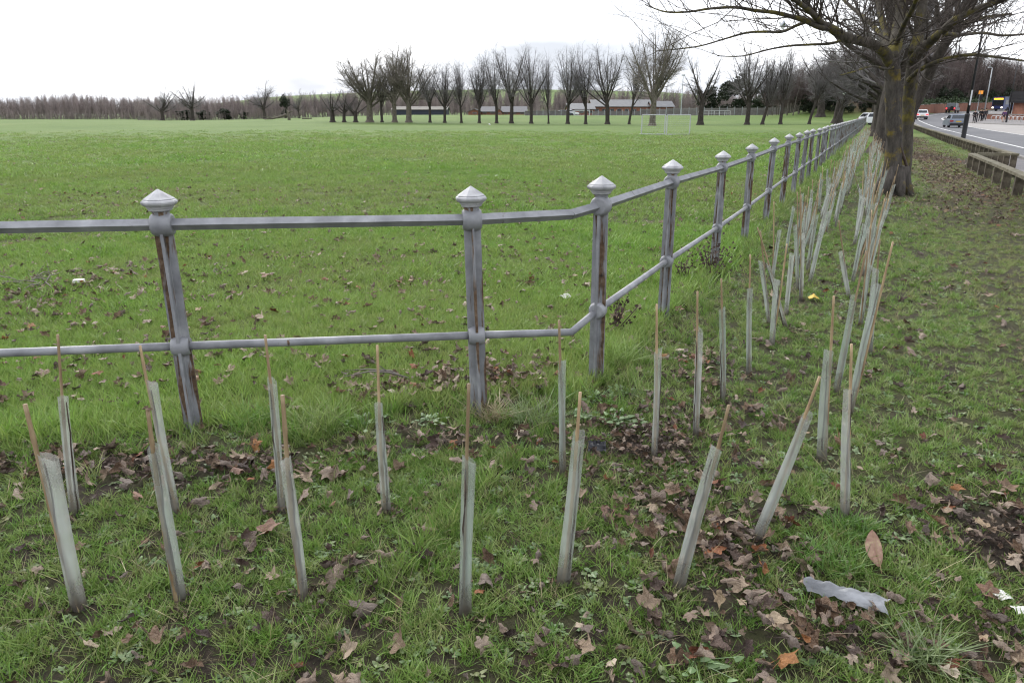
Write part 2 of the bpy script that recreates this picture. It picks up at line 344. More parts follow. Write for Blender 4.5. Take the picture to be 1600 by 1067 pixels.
M['dark_car'] = mat('dark_grey_car_paint', (.06, .07, .085), 2, .3, 0, metal=.2, spec=.6, vary=.02)
M['trim'] = mat('black_plastic_trim', (.025, .025, .027), 6, .6, .1, vary=.05)
M['red_lens'] = mat('red_lens', (.35, .02, .02), 4, .2, 0, spec=.6, vary=0)
M['red_lit'] = mat('lit_brake_lens', (.6, .03, .03), 4, .2, 0, vary=0, emit=((1, .05, .06), 1.4))
M['lamp_lit'] = mat('lit_headlamp', (.8, .8, .75), 4, .2, 0, vary=0, emit=((1, .9, .65), 3.0))
M['plate'] = mat('yellow_plate', (.62, .40, .05), 4, .5, 0, vary=0)
M['bus_blue'] = mat('bus_blue_paint', (.03, .045, .14), 2, .35, 0, spec=.5, vary=0)
M['amber'] = mat('amber_display', (.5, .2, .02), 4, .5, 0, vary=0, emit=((1, .42, .03), 1.6))
M['orange'] = mat('orange_sign_face', (.62, .24, .04), 4, .5, 0, vary=0, emit=((1, .4, .05), .25))
M['skin'] = mat('skin', (.42, .26, .19), 6, .6, .1, vary=.05)
M['hair'] = mat('dark_hair', (.025, .018, .014), 20, .7, .2, vary=.1)
M['dark_cloth'] = mat('dark_cloth', (.018, .018, .022), 12, .9, .2, vary=.3)
M['purple_cloth'] = mat('purple_cloth', (.10, .045, .13), 12, .9, .2, vary=0)
M['feather'] = mat('white_feathers', (.72, .73, .75), 20, .7, .1, vary=.05)
M['grey_feather'] = mat('grey_feathers', (.42, .44, .48), 20, .7, .1, vary=.05)
M['bill'] = mat('yellow_bill', (.6, .38, .05), 10, .5, 0, vary=0)
M['bin_bag'] = mat('black_plastic_film', (.010, .011, .016), 9, .38, .5, spec=.35, vary=0, dist=.02)
M['paper'] = mat('white_litter_paper', (.74, .72, .70), 14, .6, .2, vary=.06)
M['red_print'] = mat('dark_red_print', (.25, .03, .03), 8, .6, 0, vary=0)
M['yellow'] = mat('yellow_skin', [(.3, (.5, .33, .05)), (.7, (.70, .52, .12))], 9, .55, .2, vary=0)
M['grey_sheet'] = mat('clouded_grey_plastic', [(.32, (.09, .095, .105)), (.5, (.20, .207, .22)), (.68, (.34, .35, .375))], 7, .35, .5, stretch=(1, 3, 1), spec=.5, vary=0)
M['weed'] = mat('dead_weed', [(.3, (.045, .03, .026)), (.7, (.10, .07, .06))], 20, .9, .1, vary=.1)
M['dry_twig'] = mat('fallen_twig_bark', (.17, .15, .135), 14, .85, .3, vary=.15)
M['blue'] = mat('blue_plastic', (.03, .08, .33), 4, .5, 0, vary=0)

# ------------------------------------------------------------------ mesh building
class MB:
    def __init__(s): s.v, s.f, s.m = [], [], []
    def add(s, v, f, mi=0):
        o = len(s.v); s.v += [tuple(p) for p in v]; s.f += [tuple(i + o for i in q) for q in f]; s.m += [mi] * len(f)
    def box(s, c, d, rot=None, mi=0, taper=1.0):
        x, y, z = d[0] / 2, d[1] / 2, d[2] / 2
        v = [Vector((sx * x * (taper if sz > 0 else 1), sy * y * (taper if sz > 0 else 1), sz * z)) for sz in (-1, 1) for sy in (-1, 1) for sx in (-1, 1)]
        if rot is not None: v = [rot @ p for p in v]
        c = Vector(c)
        s.add([p + c for p in v], [(0, 2, 3, 1), (4, 5, 7, 6), (0, 1, 5, 4), (1, 3, 7, 5), (3, 2, 6, 7), (2, 0, 4, 6)], mi)
    def tube(s, pts, rad, sides=6, cap=True, mi=0, phase=0.0, point=False):
        n = len(pts); pts = [Vector(p) for p in pts]
        if not hasattr(rad, '__len__'): rad = [rad] * n
        ref = Vector((0.31, 0.17, 0.93)); v = []
        d0 = (pts[-1] - pts[0]).normalized()
        if abs(d0.dot(ref)) > .92: ref = Vector((1, 0.1, 0))
        cs = [(math.cos(phase + 2 * math.pi * k / sides), math.sin(phase + 2 * math.pi * k / sides)) for k in range(sides)]
        for i in range(n):
            d = pts[min(i + 1, n - 1)] - pts[max(i - 1, 0)]
            a = d.cross(ref).normalized(); b = d.cross(a).normalized()
            if point and i == n - 1: v.append(pts[i]); break
            for c, q in cs: v.append(pts[i] + a * (c * rad[i]) + b * (q * rad[i]))
        f = []
        m = n - 1 if point else n
        for i in range(m - 1):
            for k in range(sides):
                k2 = (k + 1) % sides
                f.append((i * sides + k, i * sides + k2, (i + 1) * sides + k2, (i + 1) * sides + k))
        if point:
            for k in range(sides): f.append(((m - 1) * sides + k, (m - 1) * sides + (k + 1) % sides, m * sides))
        elif cap:
            f.append(tuple(range((n - 1) * sides, n * sides)))
            f.append(tuple(reversed(range(sides))))
        s.add(v, f, mi)
    def lathe(s, prof, sides=16, mat4=None, mi=0, phase=0.0):
        v, f = [], []
        for r, z in prof:
            for k in range(sides):
                a = phase + 2 * math.pi * k / sides
                v.append(Vector((r * math.cos(a), r * math.sin(a), z)))
        if mat4 is not None: v = [mat4 @ p for p in v]
        n = len(prof)
        for i in range(n - 1):
            for k in range(sides):
                k2 = (k + 1) % sides
                f.append((i * sides + k, i * sides + k2, (i + 1) * sides + k2, (i + 1) * sides + k))
        f.append(tuple(reversed(range(sides)))); f.append(tuple(range((n - 1) * sides, n * sides)))
        s.add(v, f, mi)
    def mesh(s, name, mats, smooth=False):
        me = bpy.data.meshes.new(name)
        me.from_pydata(s.v, [], s.f)
        if not isinstance(mats, (list, tuple)): mats = [mats]
        for m in mats: me.materials.append(m)
        if len(mats) > 1: me.polygons.foreach_set('material_index', s.m)
        if smooth: me.polygons.foreach_set('use_smooth', [True] * len(me.polygons))
        me.update()
        return me
    def build(s, name, mats, parent=None, smooth=False):
        o = bpy.data.objects.new(name, s.mesh(name, mats, smooth)); COL.objects.link(o)
        if parent is not None: o.parent = parent
        return o
def link(name, me, parent=None, loc=(0, 0, 0)):
    o = bpy.data.objects.new(name, me); COL.objects.link(o); o.location = loc
    if parent is not None: o.parent = parent
    return o
def tag(o, label, cat=None, group=None, kind=None):
    if label: o['label'] = label
    if cat: o['category'] = cat
    if group: o['group'] = group
    if kind: o['kind'] = kind
    return o
def thing(name, label, cat, loc=(0, 0, 0), rz=0.0, group=None):
    o = bpy.data.objects.new(name, None); COL.objects.link(o); o.empty_display_size = .1
    o.location = loc; o.rotation_euler = (0, 0, rz)
    return tag(o, label, cat, group)
KIDS = {}
def dup(root, label=None, loc=None, rz=None, scale=None, group=None):
    r = root.copy(); COL.objects.link(r)
    if loc is not None: r.location = loc
    if rz is not None: r.rotation_euler = (0, 0, rz)
    if scale is not None: r.scale = scale if hasattr(scale, '__len__') else (scale,) * 3
    if label: r['label'] = label
    if group: r['group'] = group
    for ch in list(root.children):
        c = ch.copy(); COL.objects.link(c); c.parent = r
        for g in list(ch.children):
            d = g.copy(); COL.objects.link(d); d.parent = c
    return r

def scatter(name, pts, rots, scl, idx, protos, tone=None, kind='stuff', label=None):
    pts = np.asarray(pts, np.float32); n = len(pts)
    me = bpy.data.meshes.new(name); me.vertices.add(n); me.vertices.foreach_set('co', pts.ravel())
    a = me.attributes.new('rot', 'FLOAT_VECTOR', 'POINT'); a.data.foreach_set('vector', np.asarray(rots, np.float32).ravel())
    a = me.attributes.new('scl', 'FLOAT', 'POINT'); a.data.foreach_set('value', np.asarray(scl, np.float32))
    a = me.attributes.new('idx', 'INT', 'POINT'); a.data.foreach_set('value', np.asarray(idx, np.int32))
    a = me.attributes.new('tone', 'FLOAT', 'POINT'); a.data.foreach_set('value', np.asarray(tone if tone is not None else np.zeros(n), np.float32))
    o = bpy.data.objects.new(name, me); COL.objects.link(o)
    pc = bpy.data.collections.new(name + '_kinds')
    for k, pm in enumerate(protos):
        po = bpy.data.objects.new('%s_kind_%02d' % (name, k), pm); pc.objects.link(po)
    ng = bpy.data.node_groups.new(name + '_spread', 'GeometryNodeTree')
    ng.interface.new_socket('Geometry', in_out='INPUT', socket_type='NodeSocketGeometry')
    ng.interface.new_socket('Geometry', in_out='OUTPUT', socket_type='NodeSocketGeometry')
    N, L = ng.nodes, ng.links
    gi, go = N.new('NodeGroupInput'), N.new('NodeGroupOutput')
    ci = N.new('GeometryNodeCollectionInfo'); ci.inputs['Collection'].default_value = pc
    ci.inputs['Separate Children'].default_value = True; ci.inputs['Reset Children'].default_value = True
    ip = N.new('GeometryNodeInstanceOnPoints'); ip.inputs['Pick Instance'].default_value = True
    def na(nm, ty):
        q = N.new('GeometryNodeInputNamedAttribute'); q.data_type = ty; q.inputs['Name'].default_value = nm; return q.outputs['Attribute']
    L.new(gi.outputs[0], ip.inputs['Points']); L.new(ci.outputs[0], ip.inputs['Instance'])
    L.new(na('idx', 'INT'), ip.inputs['Instance Index'])
    er = N.new('FunctionNodeEulerToRotation'); L.new(na('rot', 'FLOAT_VECTOR'), er.inputs[0]); L.new(er.outputs[0], ip.inputs['Rotation'])
    L.new(na('scl', 'FLOAT'), ip.inputs['Scale']); L.new(ip.outputs[0], go.inputs[0])
    md = o.modifiers.new('spread', 'NODES'); md.node_group = ng
    if kind: o['kind'] = kind
    if label: o['label'] = label
    return o

# ------------------------------------------------------------------ where soil and leaves lie
def blob(px, py, rx, ry, s):
    c = on_ground(px, py); dep = c.y * CP + EYE * SP
    q = on_ground(px, py - ry) if py - ry > 190 else c
    return (c.x, c.y, rx * dep / FPX, max(.08, (q - c).length * .85), s)
SOIL = [blob(*b) for b in [(1570, 850, 110, 75, .95), (1010, 700, 95, 45, .8), (560, 785, 60, 30, .42), (600, 900, 70, 30, .5), (690, 930, 60, 25, .45), (380, 890, 60, 25, .36),
    (140, 870, 60, 30, .42), (830, 800, 30, 60, .36), (900, 890, 80, 50, .45), (1060, 790, 80, 60, .45), (1000, 860, 90, 40, .45), (1150, 880, 90, 50, .45), (1080, 960, 120, 50, .5),
    (1330, 1010, 150, 50, .6), (250, 1000, 60, 20, .4), (130, 730, 170, 26, .45), (400, 735, 150, 24, .42), (1500, 430, 60, 15, .45), (1500, 350, 80, 15, .5), (1440, 400, 30, 10, .4), (1480, 250, 80, 30, .75),
    (1300, 880, 60, 30, .3), (480, 1000, 60, 20, .35), (1590, 960, 60, 60, .4), (1050, 690, 40, 40, .5), (1130, 600, 60, 30, .3)]]
LEAFD = [blob(*b) for b in [(90, 728, 150, 24, 300), (330, 735, 130, 22, 300), (490, 735, 120, 24, 170), (690, 697, 115, 20, 190), (640, 612, 105, 18, 230), (780, 592, 90, 26, 200), (1010, 700, 92, 42, 620),
    (1060, 790, 85, 55, 230), (1130, 860, 95, 70, 280), (960, 830, 70, 50, 60), (1230, 830, 50, 40, 90), (1290, 985, 170, 42, 230), (1400, 1005, 120, 45, 150), (1560, 1010, 80, 55, 170), (1180, 1030, 120, 40, 110), (560, 900, 60, 30, 40), (690, 920, 60, 25, 40), (370, 880, 50, 25, 50), (240, 1010, 60, 20, 50), (1560, 845, 95, 65, 260), (1500, 330, 95, 35, 30), (1100, 590, 60, 30, 70),
    (1170, 650, 60, 40, 50), (540, 785, 60, 25, 70), (900, 555, 60, 26, 70), (1050, 560, 50, 25, 70), (990, 500, 60, 20, 60), (60, 470, 90, 30, 70), (560, 470, 140, 40, 16), (300, 560, 160, 30, 22), (700, 1020, 140, 40, 25), (980, 1020, 120, 40, 50), (480, 870, 140, 40, 20), (1200, 1000, 140, 50, 70), (1220, 540, 60, 30, 30), (1060, 960, 110, 50, 70), (150, 600, 150, 40, 20)]]
def field(blobs, x, y, add=False):
    o = np.zeros(np.shape(x))
    for cx, cy, rx, ry, s in blobs:
        q = s * np.exp(-1.1 * (((x - cx) / rx) ** 2 + ((y - cy) / ry) ** 2))
        o = o + q if add else np.maximum(o, q)
    return o
def strip_leaves(x, y):                   # drifted leaves along the timber rail
    t, n = along(x, y), across(x, y)
    return np.exp(-((n - 3.35) / .75) ** 2) * sstep(9, 15, t) * sstep(75, 45, t) * (.45 + .55 * np.sin(.7 * t + 2 * np.sin(1.3 * n)) ** 2)
def across(x, y): return (x - P3[0]) * V[0] + (y - P3[1]) * V[1]
def along(x, y): return (x - P3[0]) * U[0] + (y - P3[1]) * U[1]
P1 = np.array((-1.67, 3.47)); P2 = np.array((-0.18, 3.67)); BEND = np.array((0.34, 3.99))
def in_field(x, y):                      # park side of the railing
    fy = P1[1] + (x - P1[0]) * (BEND[1] - P1[1]) / (BEND[0] - P1[0])
    return np.where(x < BEND[0], y > fy, across(x, y) < 0)
def worn(x, y):                          # 0 lush .. 1 bare
    w = field(SOIL, x, y)
    nn = .5 + .5 * np.sin(2.3 * x + 1.7 * np.sin(1.9 * y)) * np.sin(2.9 * y + 1.3 * np.sin(2.2 * x + 1))
    nb = .5 + .5 * np.sin(9.1 * x + 2 * np.sin(7.3 * y)) * np.sin(8.3 * y + 2.3 * np.sin(6.1 * x + 1))
    base = np.where(in_field(x, y), .02, .19 + .19 * nn + .20 * nb + .07 * sstep(2.9, 2.3, y) * (across(x, y) < 2.2))
    return np.maximum(w, base)

# ------------------------------------------------------------------ ground sheet
def build_ground():
    na, nr = 320, 230
    rr = .22 * (20000.0 ** (np.arange(nr) / (nr - 1)))
    aa = 2 * np.pi * np.arange(na) / na
    X = np.concatenate([[0], (rr[:, None] * np.sin(aa)[None]).ravel()]); Y = np.concatenate([[0], (rr[:, None] * np.cos(aa)[None]).ravel()])
    Z = ground(X, Y)
    Z = Z - .12 * (np.abs(across(X, Y) - (curve(along(X, Y)) + 12.4)) < 6.0) * sstep(30, 50, np.hypot(X, Y)) * (along(X, Y) > -60) * 0
    faces = [(0, 1 + (k + 1) % na, 1 + k) for k in range(na)]
    for i in range(nr - 1):
        a, b = 1 + i * na, 1 + (i + 1) * na
        faces += [(a + k, a + (k + 1) % na, b + (k + 1) % na, b + k) for k in range(na)]
    me = bpy.data.meshes.new('ground'); me.from_pydata(np.stack([X, Y, Z], 1).tolist(), [], faces)
    me.polygons.foreach_set('use_smooth', [True] * len(me.polygons))
    t, n = along(X, Y), across(X, Y)
    soil = worn(X, Y) * sstep(60, 25, np.hypot(X, Y))
    litter = sstep(.4, 2, curve(t) + 4.3 - n) * sstep(158, 172, t) * sstep(-14, 0, n) * (t < 500)
    litter = np.maximum(litter, .85 * strip_leaves(X, Y)); litter = np.maximum(litter, .0 * field([blob(1480, 255, 95, 42, 1), blob(1470, 222, 50, 14, 1)], X, Y))
    col = np.zeros((len(X), 4), np.float32); col[:, 0] = soil; col[:, 1] = litter; col[:, 2] = sstep(34, 8, np.hypot(X, Y)) * .9; col[:, 3] = 1
    ca = me.color_attributes.new('cover', 'FLOAT_COLOR', 'POINT'); ca.data.foreach_set('color', col.ravel())
    me.materials.append(M['ground']); me.update()
    o = bpy.data.objects.new('ground', me); COL.objects.link(o)
    return tag(o, 'grass ground of the park and the verge, rising gently far off', kind='structure')
build_ground()

# ------------------------------------------------------------------ road, footways, kerbs, paint
def strip(name, m, n0, n1, t0, t1, lift, step=4.0, label=None, thick=0.0, kind='structure', bendy=True):
    ts = np.arange(t0, t1 + .01, step); mb = MB(); v = []
    for t in ts:
        c = float(curve(t)) if bendy else 0
        a0 = n0(t) if callable(n0) else n0; a1 = n1(t) if callable(n1) else n1
        for a in (a0, a1):
            p = tn(t, a + c); v.append((p.x, p.y, float(zroad(t)) + lift))
    k = len(ts)
    f = [(2 * i, 2 * i + 1, 2 * i + 3, 2 * i + 2) for i in range(k - 1)]
    if thick:
        v += [(x, y, z - thick) for x, y, z in v]; o = 2 * k
        f += [(2 * i, 2 * i + 2, o + 2 * i + 2, o + 2 * i) for i in range(k - 1)] + [(2 * i + 1, o + 2 * i + 1, o + 2 * i + 3, 2 * i + 3) for i in range(k - 1)]
    mb.add(v, f)
    return tag(mb.build(name, m), label, kind=kind)
far_edge = lambda t: float(np.interp(t, [0, 60, 108, 122, 400], [18.6, 18.6, 18.6, 13.6, 13.6]))
strip('road', M['asphalt'], 6.35, lambda t: far_edge(t), -60, 330, .06, label='grey asphalt road curving away beyond the verge')
strip('worn_lane', M['pale_asphalt'], 11.5, lambda t: far_edge(t) - .25, -60, 330, .064, label='paler worn lane on the far half of the road')
strip('kerb', M['kerb'], 6.2, 6.35, -60, 330, .12, label='low stone kerb along the verge side of the road', thick=.2)
strip('kerb', M['kerb'], lambda t: far_edge(t), lambda t: far_edge(t) + .15, -60, 330, .16, label='stone kerb along the far side of the road', thick=.2)
strip('footway', M['path'], lambda t: 4.75 if t < 25.5 else 5.35, 6.2, -60, 330, .05, step=3, label='damp dark footway between the timber rail and the kerb')
strip('footway', M['far_path'], lambda t: far_edge(t) + .15, lambda t: far_edge(t) + 9, -60, 330, .14, label='pale footway on the far side of the road', thick=.2)
strip('edge_line', M['line'], 7.62, 7.76, -60, 330, .070, label='white edge line painted along the road')
strip('lane_line', M['line'], 11.38, 11.50, -60, 330, .072, label='white line dividing the two road surfaces', step=4)

# ------------------------------------------------------------------ grass
def blades_mesh(name, m, count, radius, h0, h1, w, lean, segs=2, seed=0, curl=.5):
    q = random.Random(seed); v, f = [], []
    for k in range(count):
        a = q.uniform(0, 6.283); rr = radius * math.sqrt(q.random()); x, y = rr * math.cos(a), rr * math.sin(a)
        h = q.uniform(h0, h1); az = q.uniform(0, 6.283); ln = lean * q.uniform(.2, 1.1); fa = q.uniform(0, 6.283); ww = w * q.uniform(.6, 1.2)
        fx, fy = math.cos(fa) * ww / 2, math.sin(fa) * ww / 2
        o = len(v)
        for i in range(segs):
            s = i / segs; d = h * ln * (s + curl * s * s); zz = h * (s - .28 * ln * s * s) - .004
            px, py = x + math.cos(az) * d, y + math.sin(az) * d; tw = 1 - .45 * s
            v += [(px - fx * tw, py - fy * tw, zz), (px + fx * tw, py + fy * tw, zz)]
            if i: f.append((o + 2 * i - 2, o + 2 * i - 1, o + 2 * i + 1, o + 2 * i))
        d = h * ln * (1 + curl); v.append((x + math.cos(az) * d, y + math.sin(az) * d, h * (1 - .28 * ln)))
        f.append((o + 2 * segs - 2, o + 2 * segs - 1, o + 2 * segs))
    mb = MB(); mb.add(v, f)
    return mb.mesh(name, m)
def herb_mesh(name, m, count, radius, size, seed):
    q = random.Random(seed); mb = MB()
    for k in range(count):
        a = q.uniform(0, 6.283); d = Vector((math.cos(a), math.sin(a), 0)); sd = Vector((-d.y, d.x, 0))
        r0 = radius * q.uniform(.1, 1); z = q.uniform(.01, .045) * size / .03; s = size * q.uniform(.6, 1.2); up = q.uniform(-.1, .5)
        pts = []
        for i in range(9):
            b = 2 * math.pi * i / 9; lob = 1 + .22 * math.cos(3 * b)
            u, w = math.cos(b) * lob * s, math.sin(b) * lob * s * .85
            pts.append(d * (r0 + u) + sd * w + Vector((0, 0, z + u * up - w * w / s * .4)))
        c = d * r0 + Vector((0, 0, z + .2 * s))
        mb.add([c] + pts, [(0, i + 1, (i + 1) % 9 + 1) for i in range(9)])
        mb.tube([(0, 0, 0), c * .6, c], .0012, 3, False)
    return mb.mesh(name, m)
def sample(n, rmin, rmax, half=.74):
    a = rng.uniform(-half, half, n); u = rng.random(n)
    r = np.sqrt(rmin * rmin + u * (rmax * rmax - rmin * rmin))
    return r * np.sin(a), r * np.cos(a)
def rots(n, tilt=.12):
    q = np.zeros((n, 3)); q[:, 0] = rng.normal(0, tilt, n); q[:, 1] = rng.normal(0, tilt, n); q[:, 2] = rng.uniform(0, 6.283, n); return q
def road_clear(x, y): return across(x, y) < 4.6 + .6 * (along(x, y) > 25.5)
short = [blades_mesh('short_blades', M['blade'], 18, .032, .018, .055, .0052, .9, 2, s) for s in range(4)]
mid = [blades_mesh('mid_blades', M['blade'], 14, .03, .035, .08, .0056, .75, 3, 10 + s) for s in range(3)]
tall = [blades_mesh('tall_blades', M['blade'], 18, .035, .07, .16, .005, .7, 3, 20 + s) for s in range(3)]
straw = [blades_mesh('dry_blades', M['straw'], 8, .04, .04, .13, .003, 1.0, 3, 30 + s) for s in range(2)]
herbs = [herb_mesh('herb', M['herb'], 7, .03, .011, 40 + s) for s in range(3)]
flawn = [blades_mesh('field_blades', M['blade_field'], 16, .035, .03, .07, .0044, .7, 2, 50 + s) for s in range(4)]
flong = [blades_mesh('field_long_blades', M['blade_field'], 46, .16, .035, .085, .009, .8, 2, 60 + s) for s in range(4)]
ffar = [blades_mesh('field_far_blades', M['blade_field'], 60, .42, .045, .10, .02, .8, 2, 70 + s) for s in range(3)]
def foot_of_railing(x, y):               # longer grass the mower cannot reach
    d1 = np.abs(across(x, y)) * np.where(along(x, y) > -.2, 1, 9)
    fy = P1[1] + (x - P1[0]) * (BEND[1] - P1[1]) / (BEND[0] - P1[0])
    d2 = np.where(x < BEND[0] + .3, np.abs(y - fy + .05), 9)
    d = np.minimum(d1, d2)
    return np.exp(-(d / .28) ** 2)
def verge_grass():
    P, Rr, Sc, Ix, T = [], [], [], [], []
    def put(x, y, protos_i, sc, tone, tilt=.15):
        n = len(x); z = ground(x, y); P.append(np.stack([x, y, z], 1)); Rr.append(rots(n, tilt)); Sc.append(sc); Ix.append(protos_i); T.append(tone)
    nS, nM, nT, nD, nH = len(short), len(mid), len(tall), len(straw), len(herbs)
    for rmin, rmax, dens in ((.9, 3.2, 3000), (3.2, 6.5, 1300), (6.5, 13, 420), (13, 28, 85), (28, 48, 14)):
        area = .74 * (rmax ** 2 - rmin ** 2); n = int(area * dens)
        x, y = sample(n, rmin, rmax); w = worn(x, y)
        fld = in_field(x, y)
        nn = .5 + .5 * np.sin(4.1 * x + 2.2 * np.sin(3.3 * y)) * np.sin(4.7 * y + 2.0 * np.sin(3.9 * x))
        nn2 = .5 + .5 * np.sin(13 * x + 2 * np.sin(11 * y)) * np.sin(12 * y + 2 * np.sin(14 * x + 1))
        keep = (rng.random(n) < np.clip(1.12 - 1.25 * w - .35 * (1 - nn2) * (w > .15), .05, 1)) & road_clear(x, y) & ~fld
        x, y, w, nn = x[keep], y[keep], w[keep], nn[keep]; n = len(x)
        fr = foot_of_railing(x, y); u = rng.random(n)
        idx = rng.integers(0, nS, n)
        m_ = u < .10 + .30 * nn * (1 - w); idx[m_] = nS + rng.integers(0, nM, m_.sum())
        t_ = rng.random(n) < fr * .5 + .006 * nn; idx[t_] = nS + nM + rng.integers(0, nT, t_.sum())
        h_ = rng.random(n) < .09 + .24 * (nn2[keep] < .3); idx[h_] = nS + nM + nT + nD + rng.integers(0, nH, h_.sum())
        d_ = rng.random(n) < .035 + .05 * fr; idx[d_] = nS + nM + nT + rng.integers(0, nD, d_.sum())
        verge = sstep(1.8, 3.0, across(x, y)) * (along(x, y) > -2.5)
        tone = np.clip(rng.normal(.04 + .26 * w + .36 * verge, .22, n), 0, .85)
        grow = 1.0 if rmax < 7 else (1.35 if rmax < 14 else 2.1 if rmax < 30 else 4.2)
        sc = rng.uniform(.6, 1.15, n) * grow * (1 - .3 * verge) * (1 - .35 * w)
        put(x, y, idx, sc, tone)
    return scatter('grass', np.concatenate(P), np.concatenate(Rr), np.concatenate(Sc), np.concatenate(Ix), short + mid + tall + straw + herbs, np.concatenate(T),
                   label='patchy short verge grass with herbs between the tree guards')
verge_grass()
def field_grass():
    P, Rr, Sc, Ix, T = [], [], [], [], []
    n1, n2, n3 = len(flawn), len(flong), len(ffar)
    for rmin, rmax, dens, off, cnt in ((2.5, 6.5, 1100, 0, n1), (6.5, 11, 420, 0, n1), (6.5, 11, 60, n1, n2), (11, 26, 50, n1, n2), (22, 75, 9, n1 + n2, n3)):
        area = .74 * (rmax ** 2 - rmin ** 2); n = int(area * dens)
        x, y = sample(n, rmin, rmax)
        keep = in_field(x, y) & ((rng.random(n) < np.clip((78 - np.hypot(x, y)) / 52, 0, 1) ** 1.5) | (rmax < 60)); x, y = x[keep], y[keep]; n = len(x)
        nn = .5 + .5 * np.sin(1.6 * x + 2.2 * np.sin(1.1 * y)) * np.sin(2.1 * y + 2.0 * np.sin(1.3 * x))
        fr = foot_of_railing(x, y)
        P.append(np.stack([x, y, ground(x, y)], 1)); Rr.append(rots(n, .12)); Ix.append(off + rng.integers(0, cnt, n))
        Sc.append(rng.uniform(.65, 1.2, n) * (.75 + .5 * nn + .7 * fr)); big_ = .5 + .5 * np.sin(.33 * x + 1.4 * np.sin(.21 * y)) * np.sin(.41 * y + 1.7 * np.sin(.27 * x)); T.append(np.clip(rng.normal(.04 + .16 * (1 - nn) + .3 * big_, .12, n), 0, .8))
    return scatter('grass', np.concatenate(P), np.concatenate(Rr), np.concatenate(Sc), np.concatenate(Ix), flawn + flong + ffar, np.concatenate(T),
                   label='lush green field grass beyond the grey railing')
field_grass()

# ------------------------------------------------------------------ railing: one thing; posts (finial, collars) and rails are its parts
railing = thing('metal_railing', 'long grey painted metal railing with capped posts and two rails', 'railing', (0.52, 4.14, 0))
RO = Vector((0.52, 4.14, 0))
def post_mesh(detail):
    mb = MB(); h = 1.10
    prof = [(.043, .006), (.043, -.006)]
    t, w = .007, .044
    # cruciform section, slightly thickened towards the fin tips
    sec = [(w, -t), (w, t), (t * 1.6, t), (t, t * 1.6), (t, w), (-t, w), (-t, t * 1.6), (-t * 1.6, t), (-w, t), (-w, -t), (-t * 1.6, -t), (-t, -t * 1.6), (-t, -w), (t, -w), (t, -t * 1.6), (t * 1.6, -t)]
    zs = [-.15, .42, .47, 1.04, h]
    v = []; k = len(sec)
    for z in zs:
        for x, y in sec: v.append((x * (1.06 - .08 * max(z, 0)), y * (1.06 - .08 * max(z, 0)), z))
    f = [(i * k + j, i * k + (j + 1) % k, (i + 1) * k + (j + 1) % k, (i + 1) * k + j) for i in range(len(zs) - 1) for j in range(k)]
    mb.add(v, f)
    mb.lathe([(.03, 1.09), (.036, 1.10), (.04, 1.128), (.046, 1.135)], 12)
    return mb.mesh('post', M['iron'])
def finial_mesh():
    mb = MB()
    pr = [(.044, 1.132), (.054, 1.137), (.056, 1.145), (.060, 1.148), (.063, 1.155), (.074, 1.162), (.0805, 1.169), (.0825, 1.176), (.079, 1.183), (.071, 1.1865), (.0695, 1.188), (.0715, 1.190), (.003, 1.235)]
    mb.lathe(pr, 8, phase=math.pi / 8)
    return mb.mesh('finial', M['cap_iron'])
def collar_mesh(r, hl):
    mb = MB()
    pr = [(r * .62, -hl * 1.02), (r * .78, -hl * 1.05), (r * .86, -hl * .92), (r * .97, -hl * .55), (r, 0), (r * .97, hl * .55), (r * .86, hl * .92), (r * .78, hl * 1.05), (r * .62, hl * 1.02)]
    mb.lathe(pr, 14, Matrix.Rotation(math.pi / 2, 4, 'Y'))
    return mb.mesh('collar', M['rail_iron'], True)
PM, FM, C1, C2 = post_mesh(1), finial_mesh(), collar_mesh(.060, .046), collar_mesh(.053, .041)
ZT_RAIL, ZB_RAIL = 1.068, .455
def add_post(p, az, tilt=(0, 0)):
    o = link('post', PM, railing, (p.x - RO.x, p.y - RO.y, p.z)); o.rotation_euler = (tilt[0], tilt[1], az)
    link('finial', FM, o)
    link('collar', C1, o, (0, 0, ZT_RAIL)); link('collar', C2, o, (0, 0, ZB_RAIL))
    mm = Euler((tilt[0], tilt[1], az)).to_matrix()
    return p + mm @ Vector((0, 0, ZT_RAIL)), p + mm @ Vector((0, 0, ZB_RAIL))
AZ_F = math.atan2(P2[1] - P1[1], P2[0] - P1[0]); AZ_R = math.atan2(U[1], U[0])
front = []
for k in (2, 1, 0):
    x, y = P1 + (P2 - P1) * (1 - k) if k != 0 else P2
    x, y = [P1 - (P2 - P1), P1, P2][2 - k]
    front.append(add_post(Vector((x, y, float(ground(x, y)))), AZ_F, [(0, 0), (0, -.008), (0, -.022)][2 - k]))
side = []
ts = [0, 1.64, 3.75, 5.70, 7.75, 9.95, 11.85, 13.75, 15.65, 17.75]
while ts[-1] < 132: ts.append(ts[-1] + 2.0)
for i, t in enumerate(ts):
    p = tn(t, random.uniform(-.015, .015))
    side.append(add_post(p, AZ_R, (random.uniform(-.012, .012), random.uniform(-.02, .012))))
def rail(a, b, top):
    mb = MB(); d = (b - a); a = a - RO; b = b - RO
    if top:                                # square bar set on its corner
        sd_ = d.cross(Vector((0, 0, 1))).normalized(); up_ = sd_.cross(d).normalized(); r_ = .0285
        mb.add([e + w_ for e in (a, b) for w_ in (sd_ * r_, up_ * r_, -sd_ * r_, -up_ * r_)], [(0, 1, 5, 4), (1, 2, 6, 5), (2, 3, 7, 6), (3, 0, 4, 7), (3, 2, 1, 0), (4, 5, 6, 7)])
    else: mb.tube([a, b], .0215, 12)
    mb.build('top_rail' if top else 'bottom_rail', M['rail_iron'], railing, smooth=not top)
bt = at_y(893, 335, 3.99); bb = at_y(893, 519, 3.99)
